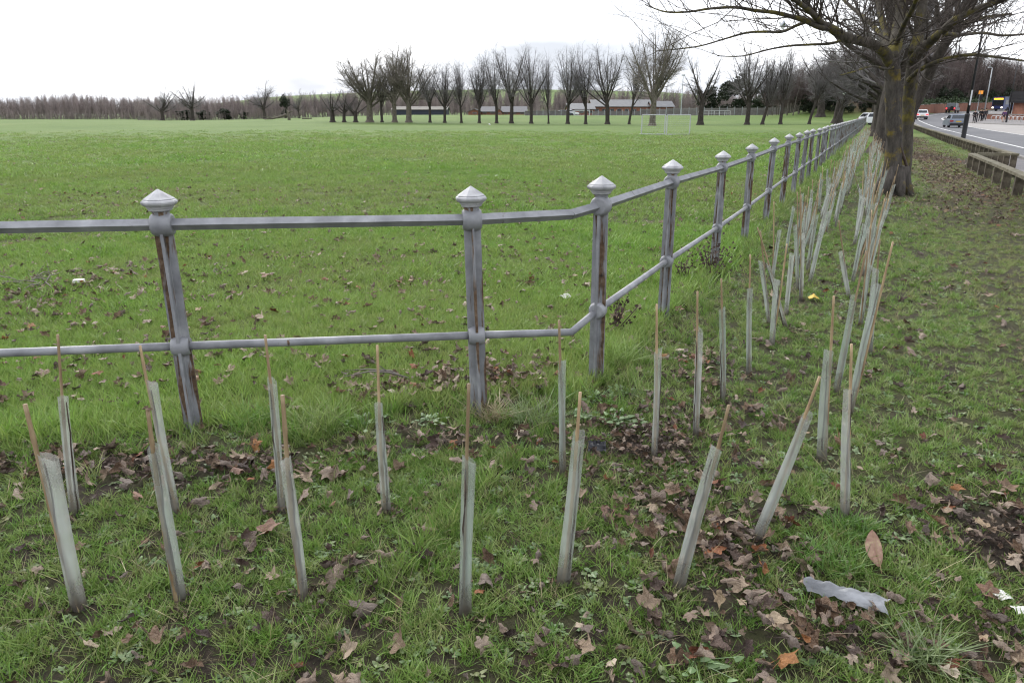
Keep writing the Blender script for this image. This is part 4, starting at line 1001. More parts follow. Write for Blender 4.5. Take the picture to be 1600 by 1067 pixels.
# the lichened twin-stemmed tree on the verge, limbs laid out one by one
def big_tree():
    q = random.Random(21); Y0 = 14.9; k = 14.68 / FPX
    root = thing('roadside_tree', 'large lichen-covered twin-stemmed bare tree on the verge beside the guards', 'tree', (7.76, 14.89, 0))
    o = Vector((7.76, 14.89, 0)); trunk, limb, twig = MB(), MB(), MB()
    def px3(lst): return [at_y(x, y, Y0 + dy) - o for x, y, dy in lst]
    def smooth(pts, rad, sub=3):
        P, Q = [], []; n = len(pts)
        for i in range(n - 1):
            p0, p1, p2, p3 = pts[max(i - 1, 0)], pts[i], pts[i + 1], pts[min(i + 2, n - 1)]
            for j in range(sub):
                u = j / sub
                P.append(.5 * ((2 * p1) + (p2 - p0) * u + (2 * p0 - 5 * p1 + 4 * p2 - p3) * u * u + (3 * p1 - p0 - 3 * p2 + p3) * u ** 3)); Q.append(rad[i] + (rad[i + 1] - rad[i]) * u)
        return P + [pts[-1]], Q + [rad[-1]]
    def stem(mb, lst, rpx, sides, knots=0):
        P, Q = smooth(px3(lst), [r * k for r in rpx], 4)
        Q = [r * (1 + q.uniform(-knots, knots)) for r in Q]
        mb.tube(P, Q, sides); return P, Q
    s1 = stem(trunk, [(1398, 318, 0), (1397, 306, 0), (1396, 290, 0), (1395, 262, 0), (1397, 225, 0), (1396, 190, 0), (1395, 150, 0), (1395, 120, 0), (1393, 92, 0)], [24, 19, 15.5, 13.3, 11.6, 11.2, 11, 11, 10.8], 18, .06)
    second = MB(); s2 = stem(second, [(1405, 312, .3), (1410, 280, .45), (1415, 245, .55), (1417, 205, .6), (1420, 165, .6), (1424, 125, .5), (1430, 85, .35)], [12.5, 11.5, 9.6, 8.6, 9.2, 9.4, 9.4], 16, .07)
    for a in range(7):                                          # root flare
        an = a * .9 + q.uniform(-.2, .2); c = Vector((math.cos(an), math.sin(an), 0))
        trunk.tube([c * .12 + Vector((0, 0, .55)), c * .24 + Vector((0, 0, .2)), c * .42 + Vector((0, 0, -.06))], [.12, .10, .05], 8)
    LM = []
    def L(lst, rpx): LM.append(stem(limb, lst, rpx, 10, .05))
    L([(1392, 102, 0), (1383, 83, -.1), (1367, 71, -.3), (1345, 64, -.5), (1325, 60, -.7), (1308, 51, -.8), (1296, 43, -.9), (1283, 37, -1.0), (1266, 15, -1.2), (1252, -10, -1.3), (1236, -45, -1.5)], [9, 8, 7, 6.6, 6.4, 6, 5.5, 4.6, 4, 3.4, 2.4])
    L([(1300, 46, -.85), (1280, 43, -1.1), (1258, 33, -1.4), (1235, 26, -1.6), (1210, 20, -1.8), (1180, 17, -2), (1150, 12, -2.2), (1110, 14, -2.4), (1075, 19, -2.5), (1040, 19, -2.6), (1008, 8, -2.6)], [4, 3.4, 3.1, 2.8, 2.4, 2.1, 1.9, 1.5, 1.2, .9, .5])
    L([(1262, 34, -1.3), (1245, 40, -1.1), (1222, 50, -1), (1195, 50, -.8), (1165, 52, -.8), (1130, 62, -.8), (1095, 72, -.9), (1060, 77, -1), (1025, 80, -1)], [2.6, 2.2, 2, 1.8, 1.5, 1.2, 1, .8, .5])
    L([(1325, 60, -.7), (1300, 68, -.4), (1270, 70, -.2), (1235, 72, 0), (1200, 78, .1), (1160, 88, .2), (1120, 88, .2)], [2.2, 2, 1.8, 1.5, 1.2, .9, .5])
    L([(1283, 37, -1.0), (1268, 20, -1.6), (1250, 6, -2), (1228, -10, -2.4), (1200, -30, -2.8)], [4.2, 3.6, 3.2, 2.8, 2])
    L([(1393, 95, 0), (1401, 62, .2), (1407, 22, .4), (1410, -30, .5), (1405, -90, .6), (1402, -165, .7)], [10.5, 9.5, 8.5, 7, 5.5, 3])
    L([(1393, 98, 0), (1386, 60, .5), (1377, 25, 1), (1369, -15, 1.5), (1358, -60, 2)], [6, 5, 4.4, 3.8, 2.6])
    L([(1395, 90, 0), (1372, 50, 1.2), (1350, 28, 2), (1326, 8, 2.6), (1300, -18, 3.2)], [4, 3.4, 3, 2.6, 1.8])
    L([(1428, 85, .35), (1436, 50, .5), (1441, 10, .6), (1447, -40, .7), (1450, -115, .8)], [9, 8, 7, 5.5, 3])
    L([(1424, 98, .35), (1437, 82, 0), (1452, 67, -.3), (1470, 52, -.6), (1490, 34, -.9), (1515, 20, -1.1), (1545, 8, -1.3), (1582, -6, -1.5), (1625, -20, -1.6)], [7.5, 7, 6.6, 6, 5.4, 4.8, 4.2, 3.5, 2.6])
    L([(1420, 125, .35), (1440, 108, -.2), (1475, 93, -.6), (1515, 86, -1), (1560, 90, -1.4), (1610, 97, -1.7)], [4, 3.2, 2.6, 2.2, 1.7, 1])
    L([(1470, 52, -.6), (1500, 55, -.3), (1535, 52, 0), (1570, 56, .3), (1620, 52, .5)], [3, 2.5, 2.1, 1.7, 1.2])
    L([(1430, 84, .35), (1455, 60, 1.2), (1485, 45, 2.2), (1525, 30, 3), (1580, 22, 3.6)], [4.6, 4, 3.4, 2.8, 1.8])
    L([(1400, 70, .2), (1412, 40, -1.2), (1428, 10, -2.2), (1440, -25, -3)], [4, 3.4, 2.8, 2])
    L([(1396, 105, -.1), (1385, 108, -.6), (1362, 104, -1.2), (1335, 112, -1.7), (1312, 118, -2)], [2, 1.7, 1.4, 1, .6])
    BP = dict(seg=[5, 4, 2], wander=[.13, .18, .2], trop=[.03, .05, .08], taper=[.3, .3, 0], sides=[4, 3, 3], wood=0, n=[8, 5, 0], frm=[.12, .1], ang=[(25, 60), (25, 60)], ratio=[.42, .5], fall=[.45, .3], rr=[.6, .65], flat=True)
    for P, Q in LM:
        n = len(P); ln = sum((P[i + 1] - P[i]).length for i in range(n - 1)); m = int(ln * 6.5)
        for c in range(m):
            i = min(int((.14 + .86 * (c + q.random()) / m) * (n - 1)), n - 2); u = q.random()
            pp = P[i].lerp(P[i + 1], u); d = (P[i + 1] - P[i]).normalized()
            cd = bend_off(d, R(q.uniform(28, 72)), q); cd = (cd + Vector((0, 0, .06))).normalized()
            if pp.z < 3.4: cd.z = abs(cd.z)
            grow((twig, twig), pp, cd, q.uniform(.7, 2.5), min(.016, max(.006, Q[i] * .34)), 0, q, BP)
    for P, Q in (s1, s2):                                       # shoots on the stems
        for c in range(7):
            i = q.randrange(len(P) * 2 // 3, len(P) - 1); d = Vector((q.gauss(0, 1), q.gauss(0, 1), q.uniform(.2, .8))).normalized()
            grow((twig, twig), P[i] + d * Q[i] * .8, d, q.uniform(.4, 1.0), .007, 0, q, BP)
    for lst in ([(1472, 55, -2), (1460, 76, -2.05), (1442, 94, -2.1), (1421, 108, -2.1)], [(1440, 95, -2.1), (1437, 112, -2.1), (1445, 124, -2.1), (1454, 128, -2.1)], [(1437, 106, -2.1), (1433, 125, -2.1), (1440, 134, -2.1)]):
        P, Q = smooth(px3(lst), [.9 * k] * len(lst)); twig.tube(P, Q, 5)
    trunk.build('trunk', M['bark'], root, True); second.build('second_stem', M['limb'], root, True); limb.build('limb', M['limb'], root, True); twig.build('crown', M['twig'], root)
    # dark strand up the fork between the stems
    iv = MB(); P, Q = smooth(px3([(1412, 300, -.12), (1417, 272, -.1), (1416, 258, -.08), (1410, 240, -.1), (1406, 225, -.1), (1408, 200, -.05), (1405, 178, 0)]), [2.2 * k] * 7); iv.tube(P, Q, 6); iv.build('fork_strand', M['stem'], root, True)
big_tree()
def leaning_tree(t, n, pxl, name, label, seed):
    p = tn(t, n); q = random.Random(seed); root = thing('roadside_tree', label, 'tree', p, 0, 'bare roadside trees along the verge')
    a, b = MB(), MB(); pts = [at_y(x, y, p.y + dy) - p for x, y, dy in pxl]
    a.tube([Vector((0, 0, -.2))] + pts, [.26] + list(np.linspace(.21, .08, len(pts))), 10)
    P = dict(VASE, n=[0, 10, 8, 5, 0], frm=[.5, .1, .1, .05])
    for k in range(12):
        i = q.randrange(len(pts) // 2, len(pts) - 1)
        d = ((pts[-1] - pts[0]).normalized() + rvec(q) * .55).normalized()
        grow((a, b), pts[i], d, q.uniform(2.5, 4.8), .07, 1, q, P)
    a.build('trunk', M['row_bark'], root, True); b.build('crown', M['row_twig'], root)
leaning_tree(19.2, 2.3, [(1404, 262, 0), (1409, 225, 0), (1417, 193, 0), (1427, 166, 0), (1441, 140, 0), (1456, 105, -.3), (1476, 70, -.6), (1497, 35, -.9), (1515, 0, -1), (1530, -40, -1)], 'lean', 'dark leaning tree right behind the lichened tree, tilting over the road', 31)

# far-off woods: one mass each
wt = []
for s in range(6):
    q = random.Random(500 + s); mb = MB(); a = MB()
    class Two: pass
    mbs = (MB(), MB()); P = dict(POLE)
    mbs[0].tube([(0, 0, -.5), (0, 0, .4)], [.16, .13], 5, False)
    grow(mbs, Vector((0, 0, .3)), Vector((q.gauss(0, .03), q.gauss(0, .03), 1)).normalized(), P['trunk'], .13, 0, q, P)
    n0 = len(mbs[0].f); mbs[0].add(mbs[1].v, mbs[1].f, 1); wt.append(mbs[0])
WOOD = [m.mesh('wood_tree', [M['wood_trunk'], M['wood_twig']]) for m in wt]
DARKW = [m.mesh('bank_tree', [M['dark_trunk'], M['dark_twig']]) for m in wt[:4]]
def evergreen_mesh(seed, w, h, m, n=2600, size=.22):
    q = random.Random(seed); mb = MB(); cl = []
    for k in range(22): cl.append((Vector((q.gauss(0, .42) * w, q.gauss(0, .42) * w, h * q.uniform(.12, .9))), q.uniform(.35, .7)))
    v, f = [], []
    for k in range(n):
        c, s = cl[k % 22]; d = rvec(q).normalized() * (s * w * .62 * q.uniform(.6, 1.05)); p = c + Vector((d.x, d.y, d.z * .8))
        if p.z < 0: p.z = q.uniform(0, .5)
        a = rvec(q).normalized() * size * q.uniform(.6, 1.3); b = a.cross(rvec(q)).normalized() * size * .6; o = len(v)
        v += [p - a, p + b, p + a, p - b]; f.append((o, o + 1, o + 2, o + 3))
    mb.add(v, f); return mb.mesh('crown', m)
EV = [evergreen_mesh(600 + s, 2.6, 6.5, M['evergreen']) for s in range(3)]
def wood(name, spots, protos, label, kind='stuff'):
    P = np.array([s[0] for s in spots]); n = len(P); r = np.zeros((n, 3)); r[:, 2] = rng.uniform(0, 6.28, n); r[:, 0] = rng.normal(0, .03, n)
    return scatter(name, P, r, [s[1] for s in spots], [s[2] for s in spots], protos, label=label)
q = random.Random(8)
spots = []
for k in range(1100):
    px = q.uniform(-260, 250); dep = q.uniform(330, 400); p = at_depth(px, dep); h = 1.0 * np.interp(px, [-260, 0, 120, 170, 250], [.76, .78, 1.0, .94, .76])
    spots.append((p, h * q.uniform(.78, 1.1), q.randrange(6)))
for k in range(750):
    px = q.uniform(215, 560); dep = q.uniform(268, 340); p = at_depth(px, dep); spots.append((p, q.uniform(.6, .95) * .9, q.randrange(6)))
for k in range(1000):
    px = q.uniform(540, 1330); dep = q.uniform(262, 320); p = at_depth(px, dep); spots.append((p, q.uniform(.6, .95) * .98, q.randrange(6)))
for k in range(1700):
    px = q.uniform(-260, 1120); dep = q.uniform(318, 332) if px < 230 else q.uniform(255, 275); spots.append((at_depth(px, dep), q.uniform(.18, .38), q.randrange(6)))
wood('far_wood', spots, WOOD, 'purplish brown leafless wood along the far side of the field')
spots = []
for k in range(1500):
    t = q.uniform(166, 330); dn = q.uniform(1.5, 75); n = float(curve(t)) + 4.3 - dn
    if n < -22: continue
    spots.append((tn(t, n), q.uniform(.6, 1.1), q.randrange(4)))
for k in range(420):
    t = q.uniform(164, 320); n = float(curve(t)) + 4.3 - q.uniform(1.0, 40)
    if n < -14: continue
    spots.append((tn(t, n), q.uniform(.3, .75), 4 + q.randrange(3)))
for k in range(260):
    t = q.uniform(164, 330); n = float(curve(t)) + 4.3 - q.uniform(1.0, 12)
    if n < -16: continue
    spots.append((tn(t, n), q.uniform(.18, .4), q.randrange(4)))
wood('bank_wood', spots, DARKW + EV, 'dark leafless wood with evergreens on the bank behind the bend')
def evergreen(px, top, hw, dep, label, k):
    p = at_depth(px, dep); t = at_y(px, top, p.y); root = thing('evergreen_tree', label, 'tree', p, k * 1.3, 'dark evergreens behind the panel fence')
    c = link('crown', EV[k % 3], root); s = hw / FPX * dep / 2.6; c.scale = (s, s, (t.z - p.z) / 6.6)
    mb = MB(); mb.tube([(0, 0, -.3), (0, 0, 2.5)], [.28, .2], 7); mb.build('trunk', M['row_bark'], root, True)
for k, (px, top, hw, lab) in enumerate(((1108, 132, 20, 'lower evergreen behind the bushy tree next to the mast'), (1143, 114, 28, 'tallest rounded dark evergreen behind the panel fence'), (1190, 132, 26, 'dark evergreen behind the leaning forked tree'), (1240, 134, 28, 'evergreen behind the pale end of the panel fence'),
                          (1285, 128, 26, 'evergreen behind the last trees of the row'), (1326, 130, 26, 'evergreen behind the blue container'), (1362, 134, 22, 'evergreen where the field meets the road'))):
    evergreen(px, top, hw, 212 + 5 * (k % 2), lab, k)
# hedge of dark shrubs at the wood edge
for k, (px, hw, top, lab) in enumerate(((293, 14, 171, 'dark evergreen shrub beneath the round-headed trees'), (318, 13, 172, 'dark evergreen shrub joined to the first beside the round-headed tree'), (351, 13, 167, 'taller dark shrub at the wood edge before the pale birches'), (381, 7, 174, 'small dark shrub at the foot of the wood, before the spreading tree'), (447, 9, 146, 'narrow dark conifer rising beside the snag'))):
    p = at_depth(px, 262); t = at_y(px, top, p.y); root = thing('evergreen_shrub' if px != 447 else 'conifer', lab, 'shrub' if px != 447 else 'tree', p, k, None)
    c = link('foliage', EV[k % 3], root); s = hw / FPX * 262 / 2.6; c.scale = (s, s, (t.z - p.z) / 6.6)
    mb = MB(); mb.tube([(0, 0, -.3), (0, 0, 1)], [.2, .15], 6); mb.build('stem', M['row_bark'], root)

# snag and fallen log on the field edge
p = at_depth(452, 175); root = thing('tree_snag', 'pale barkless dead stump with broken limbs on the field edge', 'dead tree', p)
mb = MB(); mb.tube([(0, 0, -.2), (0, 0, .6), (-.1, 0, 1.6), (-.25, 0, 2.3)], [.42, .33, .28, .2], 8); mb.tube([(-.1, 0, 1.7), (.6, 0, 1.95), (1.5, .1, 2.2)], [.18, .13, .05], 6); mb.tube([(-.2, 0, 2.2), (-.7, 0, 2.6)], [.14, .05], 6)
mb.build('trunk', M['pale_bark'], root, True)
p = at_depth(432, 180); o = MB(); o.tube([(-3, 0, .25), (-1, .1, .4), (1, 0, .8), (2.6, 0, 1.3)], [.14, .24, .3, .34], 8); o.tube([(-1, .1, .4), (-2.2, -.4, .9), (-3, -.6, .8)], [.14, .09, .04], 5); o.tube([(0, 0, .6), (-.6, .4, 1.2)], [.1, .04], 5)
ob = o.build('fallen_log', M['pale_bark'], None, True); ob.location = p; tag(ob, 'pale fallen trunk with bare branches lying beside the snag', 'log')
p = at_depth(480, 178); o = MB(); o.tube([(-1.2, 0, .15), (1.2, 0, .2)], [.16, .14], 8); ob = o.build('fallen_log', M['pale_bark'], None, True); ob.location = p; tag(ob, 'short grey log on the grass beside the ivy-topped tree', 'log')

# ------------------------------------------------------------------ buildings and fences beyond the field
def house(px0, px1, dep, wall_h, roof_h, depth_m, label, wall, roof, ridge='x', wins=2, name='house', cat='house'):
    a, b = at_depth(px0, dep), at_depth(px1, dep); w = (b - a).length; c = (a + b) / 2
    root = thing(name, label, cat, c, math.atan2(b.y - a.y, b.x - a.x))
    mb = MB(); mb.box((0, 0, wall_h / 2 - .6), (w, depth_m, wall_h + 1.2)); 
    if ridge == 'y':
        y = depth_m / 2
        mb.add([(-w / 2, -y, wall_h), (w / 2, -y, wall_h), (0, -y, wall_h + roof_h * .97)], [(0, 1, 2)])
    else:
        mb.add([(-w / 2, -depth_m / 2, wall_h), (-w / 2, depth_m / 2, wall_h), (-w / 2, 0, wall_h + roof_h * .97)], [(0, 2, 1)]); mb.add([(w / 2, -depth_m / 2, wall_h), (w / 2, depth_m / 2, wall_h), (w / 2, 0, wall_h + roof_h * .97)], [(0, 1, 2)])
    mb.build('wall', wall, root)
    rb = MB(); e = .35; th = .14
    if ridge == 'x':
        for s in (-1, 1):
            rb.add([(-w / 2 - e, s * (depth_m / 2 + e), wall_h - .1), (w / 2 + e, s * (depth_m / 2 + e), wall_h - .1), (w / 2 + e, 0, wall_h + roof_h), (-w / 2 - e, 0, wall_h + roof_h),
                    (-w / 2 - e, s * (depth_m / 2 + e), wall_h - .1 + th), (w / 2 + e, s * (depth_m / 2 + e), wall_h - .1 + th), (w / 2 + e, 0, wall_h + roof_h + th), (-w / 2 - e, 0, wall_h + roof_h + th)],
                   [(4, 5, 6, 7), (0, 3, 2, 1), (0, 1, 5, 4), (0, 4, 7, 3), (1, 2, 6, 5)])
    else:
        for s in (-1, 1):
            rb.add([(s * (w / 2 + e), -depth_m / 2 - e, wall_h - .1), (s * (w / 2 + e), depth_m / 2 + e, wall_h - .1), (0, depth_m / 2 + e, wall_h + roof_h), (0, -depth_m / 2 - e, wall_h + roof_h),
                    (s * (w / 2 + e), -depth_m / 2 - e, wall_h - .1 + th), (s * (w / 2 + e), depth_m / 2 + e, wall_h - .1 + th), (0, depth_m / 2 + e, wall_h + roof_h + th), (0, -depth_m / 2 - e, wall_h + roof_h + th)],
                   [(4, 5, 6, 7), (0, 3, 2, 1), (0, 1, 5, 4), (0, 4, 7, 3), (1, 2, 6, 5)])
    rb.build('roof', roof, root)
    for k in range(wins):
        x = -w / 2 + w * (k + .5) / wins; f = MB(); f.box((x, -depth_m / 2 - .02, wall_h * .55), (min(1.3, w / wins * .6), .1, min(1.2, wall_h * .4))); fr = f.build('window', M['grey_wood'], root)
        g = MB(); g.box((x, -depth_m / 2 - .075, wall_h * .55), (min(1.3, w / wins * .6) - .2, .02, min(1.2, wall_h * .4) - .2)); g.build('pane', M['glass'], fr)
    return root
BR, SL = M['brick'], M['slate']
house(733, 752, 222, .9, .7, 7, 'low pink brick house end behind the row of trees', BR, SL, 'y', 1)
house(752, 776, 224, .9, 1.4, 7, 'low house with a long grey roof beside the pink brick house', BR, SL, 'x', 2)
house(777, 784, 220, .8, .9, 6, 'tiny brick gable showing between two grey roofs', BR, SL, 'y', 1)
house(785, 822, 226, .8, 1.6, 8, 'house with the longest grey roof, right of the tiny brick gable', BR, SL, 'x', 3)
house(617, 700, 236, 1.7, .9, 10, 'long navy shed with a cream roof edge behind the pale trees', M['navy'], M['cream'], 'x', 0, 'shed', 'shed')
house(886, 925, 214, 1.6, 1.6, 12, 'pale roofed brick wing of the school at its low end', BR, M['white_roof'], 'x', 3, 'school_wing', 'building')
house(922, 1012, 224, 2.5, 2.0, 16, 'red brick school hall with a broad pale metal roof', BR, M['white_roof'], 'x', 8, 'school_hall', 'building')
house(1014, 1046, 218, 2.4, 1.6, 10, 'small brick block with pale roof beyond the stout pale tree', BR, M['white_roof'], 'x', 3, 'school_wing', 'building')
def panel_fence(px0, px1, dep, h, n, label, m, name='panel_fence'):
    a, b = at_depth(px0, dep), at_depth(px1, dep); root = thing(name, label, 'fence', a)
    w = (b - a).length / n
    bm_ = MB(); bm_.box((w / 2, 0, h / 2), (w - .12, .05, h))
    for s in range(5): bm_.box((w / 2, -.04, h * (s + .5) / 5), (w - .14, .03, h / 5 - .05))
    pm = bm_.mesh('panel', m); pb = MB(); pb.box((0, 0, h / 2 + .05), (.13, .13, h + .5)); po = pb.mesh('post', M['galv'])
    az = math.atan2(b.y - a.y, b.x - a.x)
    for k in range(n + 1):
        p = a.lerp(b, k / n); z = float(ground(p.x, p.y))
        if k < n: o = link('panel', pm, root, (p.x - a.x, p.y - a.y, z - a.z)); o.rotation_euler = (0, 0, az)
        o = link('post', po, root, (p.x - a.x, p.y - a.y, z - a.z)); o.rotation_euler = (0, 0, az)
panel_fence(1040, 1300, 198, 1.9, 22, 'long weathered grey panel fence at the far side of the field', M['grey_wood'])
panel_fence(1000, 1040, 204, 1.7, 4, 'short grey fence run beside the small brick block', M['grey_wood'])
panel_fence(820, 886, 205, 1.3, 7, 'low grey fence between the houses and the school', M['grey_wood'])
panel_fence(925, 1000, 206, 1.2, 8, 'low dark fence in front of the school hall', M['grey_wood'])
def bar_rail(px0, px1, dep, h, n, label):
    a, b = at_depth(px0, dep), at_depth(px1, dep); root = thing('bar_railing', label, 'railing', a); d = b - a
    for z in (h, h * .5): m = MB(); m.tube([(0, 0, z), (d.x, d.y, d.z + z)], .04, 6); m.build('rail', M['white'], root)
    for k in range(n + 1): m = MB(); m.tube([d * (k / n) + Vector((0, 0, -.2)), d * (k / n) + Vector((0, 0, h))], .05, 6); m.build('post', M['white'], root)
bar_rail(1286, 1345, 196, 1.3, 7, 'white bar railing at the field corner beside the blue container')
bar_rail(1090, 1140, 190, 1.2, 6, 'white bar railing before the panel fence near the mast')
p = at_depth(1322, 197); o = MB(); o.box((0, 0, .65), (1.3, .9, 1.3)); o.box((0, 0, 1.36), (1.4, 1.0, .1)); ob = o.build('wheeled_bin', M['blue'], None); ob.location = p; tag(ob, 'blue container standing by the white bar railing', 'container')
p = at_depth(1063, 190); t = at_y(1063, 118, p.y); root = thing('mast', 'thin pale lighting mast behind the steel goals', 'mast', p)
m = MB(); m.tube([(0, 0, -.2), (0, 0, t.z - p.z)], [.14, .08], 8); m.build('pole', M['galv'], root); m = MB(); m.box((0, 0, t.z - p.z), (.9, .25, .3)); m.build('lamp_head', M['galv'], root)
def goal(px0, px1, dep, h, d, label):
    a, b = at_depth(px0, dep), at_depth(px1, dep); root = thing('small_goal', label, 'goal', a); e = b - a; e.z = 0; u = e.normalized(); bk = Vector((-u.y, u.x, 0)); r = .046
    def bar(nm, p, q_): m = MB(); m.tube([p, q_], r * dep / 60, 6); m.build(nm, M['goal_paint'], root)
    z = Vector((0, 0, h)); bar('upright', Vector((0, 0, 0)), z); bar('upright', e, e + z); bar('crossbar', z, e + z)
    bar('base_bar', Vector((0, 0, .03)), bk * d); bar('base_bar', e + Vector((0, 0, .03)), e + bk * d); bar('base_bar', bk * d, e + bk * d); bar('base_bar', Vector((0, 0, .03)), e + Vector((0, 0, .03)))
    m = MB(); nn = 9
    for k in range(1, nn): m.tube([z + e * (k / nn), bk * d + e * (k / nn)], .0042, 3, False)
    for k in range(1, nn): s = k / nn; m.tube([z.lerp(bk * d, s), e + z.lerp(bk * d, s)], .0042, 3, False)
    m.build('net', M['goal_paint'], root)
goal(1002, 1038, 57.5, 1.5, .9, 'steel framed small goal standing on the field, on the row side of its twin')
goal(1041, 1077, 57, 1.5, .9, 'steel framed small goal coupled to its twin, on the mast side')
goal(897, 921, 186, 1.3, 1.0, 'white small goal far off in front of the school wing')

# ------------------------------------------------------------------ timber knee rail along the verge
def knee_rail(t0, t1, n0, step, label, end_return=None):
    a = tn(t0, n0); root = thing('timber_rail', label, 'rail', a)
    pm_ = MB(); pm_.box((0, 0, .10), (.14, .16, .58)); pm = pm_.mesh('post', M['sleeper'])
    az = math.atan2(U[1], U[0]); k = 0; t = t0 + .15
    while t < t1:
        p = tn(t, n0); o = link('post', pm, root, p - a); o.rotation_euler = (random.uniform(-.03, .03), random.uniform(-.03, .03), az + random.uniform(-.05, .05)); t += step * random.uniform(.92, 1.08) * (1 if t < 60 else 1.6)
    t = t0
    while t < t1:
        e = min(t + step * 2.0, t1); p, q_ = tn(t, n0) - a, tn(e, n0) - a; d = (q_ - p).normalized()
        m = MB(); c = (p + q_) / 2; rot = d.to_track_quat('X', 'Z').to_matrix()
        m.box(c + Vector((0, 0, .43)), ((q_ - p).length - .012, .19, .06), rot); m.build('top_beam', M['sleeper_top'], root); t = e
    return root, a
r1, a1 = knee_rail(7.5, 22.3, 4.05, 1.45, 'nearer run of low mossy timber rail on square posts beside the footway')
r2, a2 = knee_rail(22.2, 100, 5.15, 1.25, 'longer run of low timber rail leading away to the bend beyond the lamp post')
m = MB(); p, q_ = tn(22.28, 4.2) - a2, tn(22.28, 5.0) - a2; d = (q_ - p).normalized(); m.box((p + q_) / 2 + Vector((0, 0, .43)), ((q_ - p).length, .20, .073), d.to_track_quat('X', 'Z').to_matrix()); m.build('end_beam', M['sleeper_top'], r2)

# ------------------------------------------------------------------ street furniture
def lamp_post(p, h, label, m, base=True, arm=0, sticker=False, r=.075):
    root = thing('street_lamp', label, 'street lamp', p)
    if base: b = MB(); b.lathe([(.15, -.2), (.15, .05), (.125, .12), (.125, 1.5), (.135, 1.55), (.11, 1.62)], 14); b.build('base', m, root, True)
    b = MB(); b.tube([(0, 0, 1.5 if base else -.2), (0, 0, h)], [r, r * .62], 12); b.build('pole', m, root, True)
    hd = MB(); hd.tube([(0, 0, h - .05), (arm * .5, 0, h + .12), (arm, 0, h + .14)], .035, 8); hd.build('arm', m, root, True)
    l = MB(); l.box((arm + .3, 0, h + .12), (.7, .28, .14), None, 0, .8); l.build('lamp_head', M['galv'], root)
    if sticker: s = MB(); s.box((-.02, -r - .004, 2.45), (.07, .02, .8)); s.build('label_strip', M['sticker'], root)
    return root
lamp_post(on_ground(1503.5, 224), 8.0, 'black lamp post with thick base and white strip beside the timber rail', M['black'], True, 1.0, True)
p = at_depth(1571, 104); lamp_post(p + Vector((0, 0, .14)), 9, 'thin black lamp post on the far footway before the brick shelter', M['black'], True, -1.0)
p = at_depth(1535, 158); lamp_post(p + Vector((0, 0, .1)), 9, 'grey lamp post far along the road beside the bus', M['galv'], False, -.9, r=.14)
p = at_depth(1523, 132); root = thing('signal_post', 'grey post carrying an orange panel and a dark box beside the road', 'sign', p + Vector((0, 0, .1)))
m = MB(); m.tube([(0, 0, -.1), (0, 0, 4.2)], .06, 8); m.build('pole', M['galv'], root); m = MB(); m.box((.1, 0, 4.25), (.75, .08, .6)); m.build('panel', M['orange'], root); m = MB(); m.box((.2, 0, 3.35), (.5, .35, .75)); m.build('signal_box', M['black'], root)
p = at_depth(1524.5, 106); root = thing('bollard', 'dark slim bollard on the far footway beside the walkers', 'bollard', p + Vector((0, 0, .14))); m = MB(); m.lathe([(.09, 0), (.09, 1.0), (.11, 1.04), (.11, 1.12), (.05, 1.2)], 10); m.build('post', M['black'], root)
# brick wall round the outside of the bend, ivy on top
root = thing('brick_wall', 'red brick boundary wall round the outside of the bend', 'wall', tn(150, 4.6)); org = tn(150, 4.6)
ts_ = np.arange(150, 300, 3.0); m = MB(); cp = MB()
for i in range(len(ts_) - 1):
    a = tn(ts_[i], 4.6 + float(curve(ts_[i]))) - org; b = tn(ts_[i + 1], 4.6 + float(curve(ts_[i + 1]))) - org; d = (b - a).normalized(); rot = d.to_track_quat('X', 'Z').to_matrix()
    m.box((a + b) / 2 + Vector((0, 0, .7)), ((b - a).length + .02, .3, 2.4), rot); cp.box((a + b) / 2 + Vector((0, 0, 1.96)), ((b - a).length + .02, .38, .1), rot)
m.build('brickwork', M['brick'], root); cp.build('coping', M['stone'], root)
root = thing('ivy_hedge', 'dark ivy hedge spilling over the top of the brick boundary wall', 'hedge', org); q = random.Random(3); v, f = [], []
for k in range(8000):
    t = q.uniform(152, 290); p = tn(t, 4.0 + float(curve(t)) + q.gauss(0, .5)) - org + Vector((0, 0, 1.9 + abs(q.gauss(0, .45)))); a = rvec(q).normalized() * .22; b = a.cross(rvec(q)).normalized() * .14; o = len(v)
    v += [p - a, p + b, p + a, p - b]; f.append((o, o + 1, o + 2, o + 3))
m = MB(); m.add(v, f); m.build('foliage', M['ivy'], root)
# low wall, cycle hoops and brick shelter on the far footway
def along_px(px0, d0, px1, d1): return at_depth(px0, d0) + Vector((0, 0, .14)), at_depth(px1, d1) + Vector((0, 0, .14))
a, b = along_px(1541, 122, 1680, 106); root = thing('low_brick_wall', 'low brick wall with pale coping along the far footway', 'wall', a); d = b - a; rot = d.normalized().to_track_quat('X', 'Z').to_matrix()
m = MB(); m.box(d / 2 + Vector((0, 0, .3)), (d.length, .3, .9), rot); m.build('brickwork', M['brick'], root); m = MB(); m.box(d / 2 + Vector((0, 0, .80)), (d.length + .1, .42, .12), rot); m.build('coping', M['stone'], root)
a, b = along_px(1551, 112, 1612, 103); hm = MB(); hm.tube([(-.35, 0, -.1), (-.35, 0, .55), (-.25, 0, .72), (0, 0, .78), (.25, 0, .72), (.35, 0, .55), (.35, 0, -.1)], .04, 8)
hme = hm.mesh('cycle_hoop', M['white'], True); dd = (b - a)
for k in range(10):
    p = a + dd * (k / 9); o = link('cycle_hoop', hme, None, p); o.rotation_euler = (0, 0, math.atan2(dd.y, dd.x) + 1.0)
    tag(o, ('first' if k == 0 else 'one') + ' of the white cycle hoops before the low brick wall' + (', nearest the walkers' if k == 0 else ''), 'cycle stand', 'white cycle hoops on the far footway')
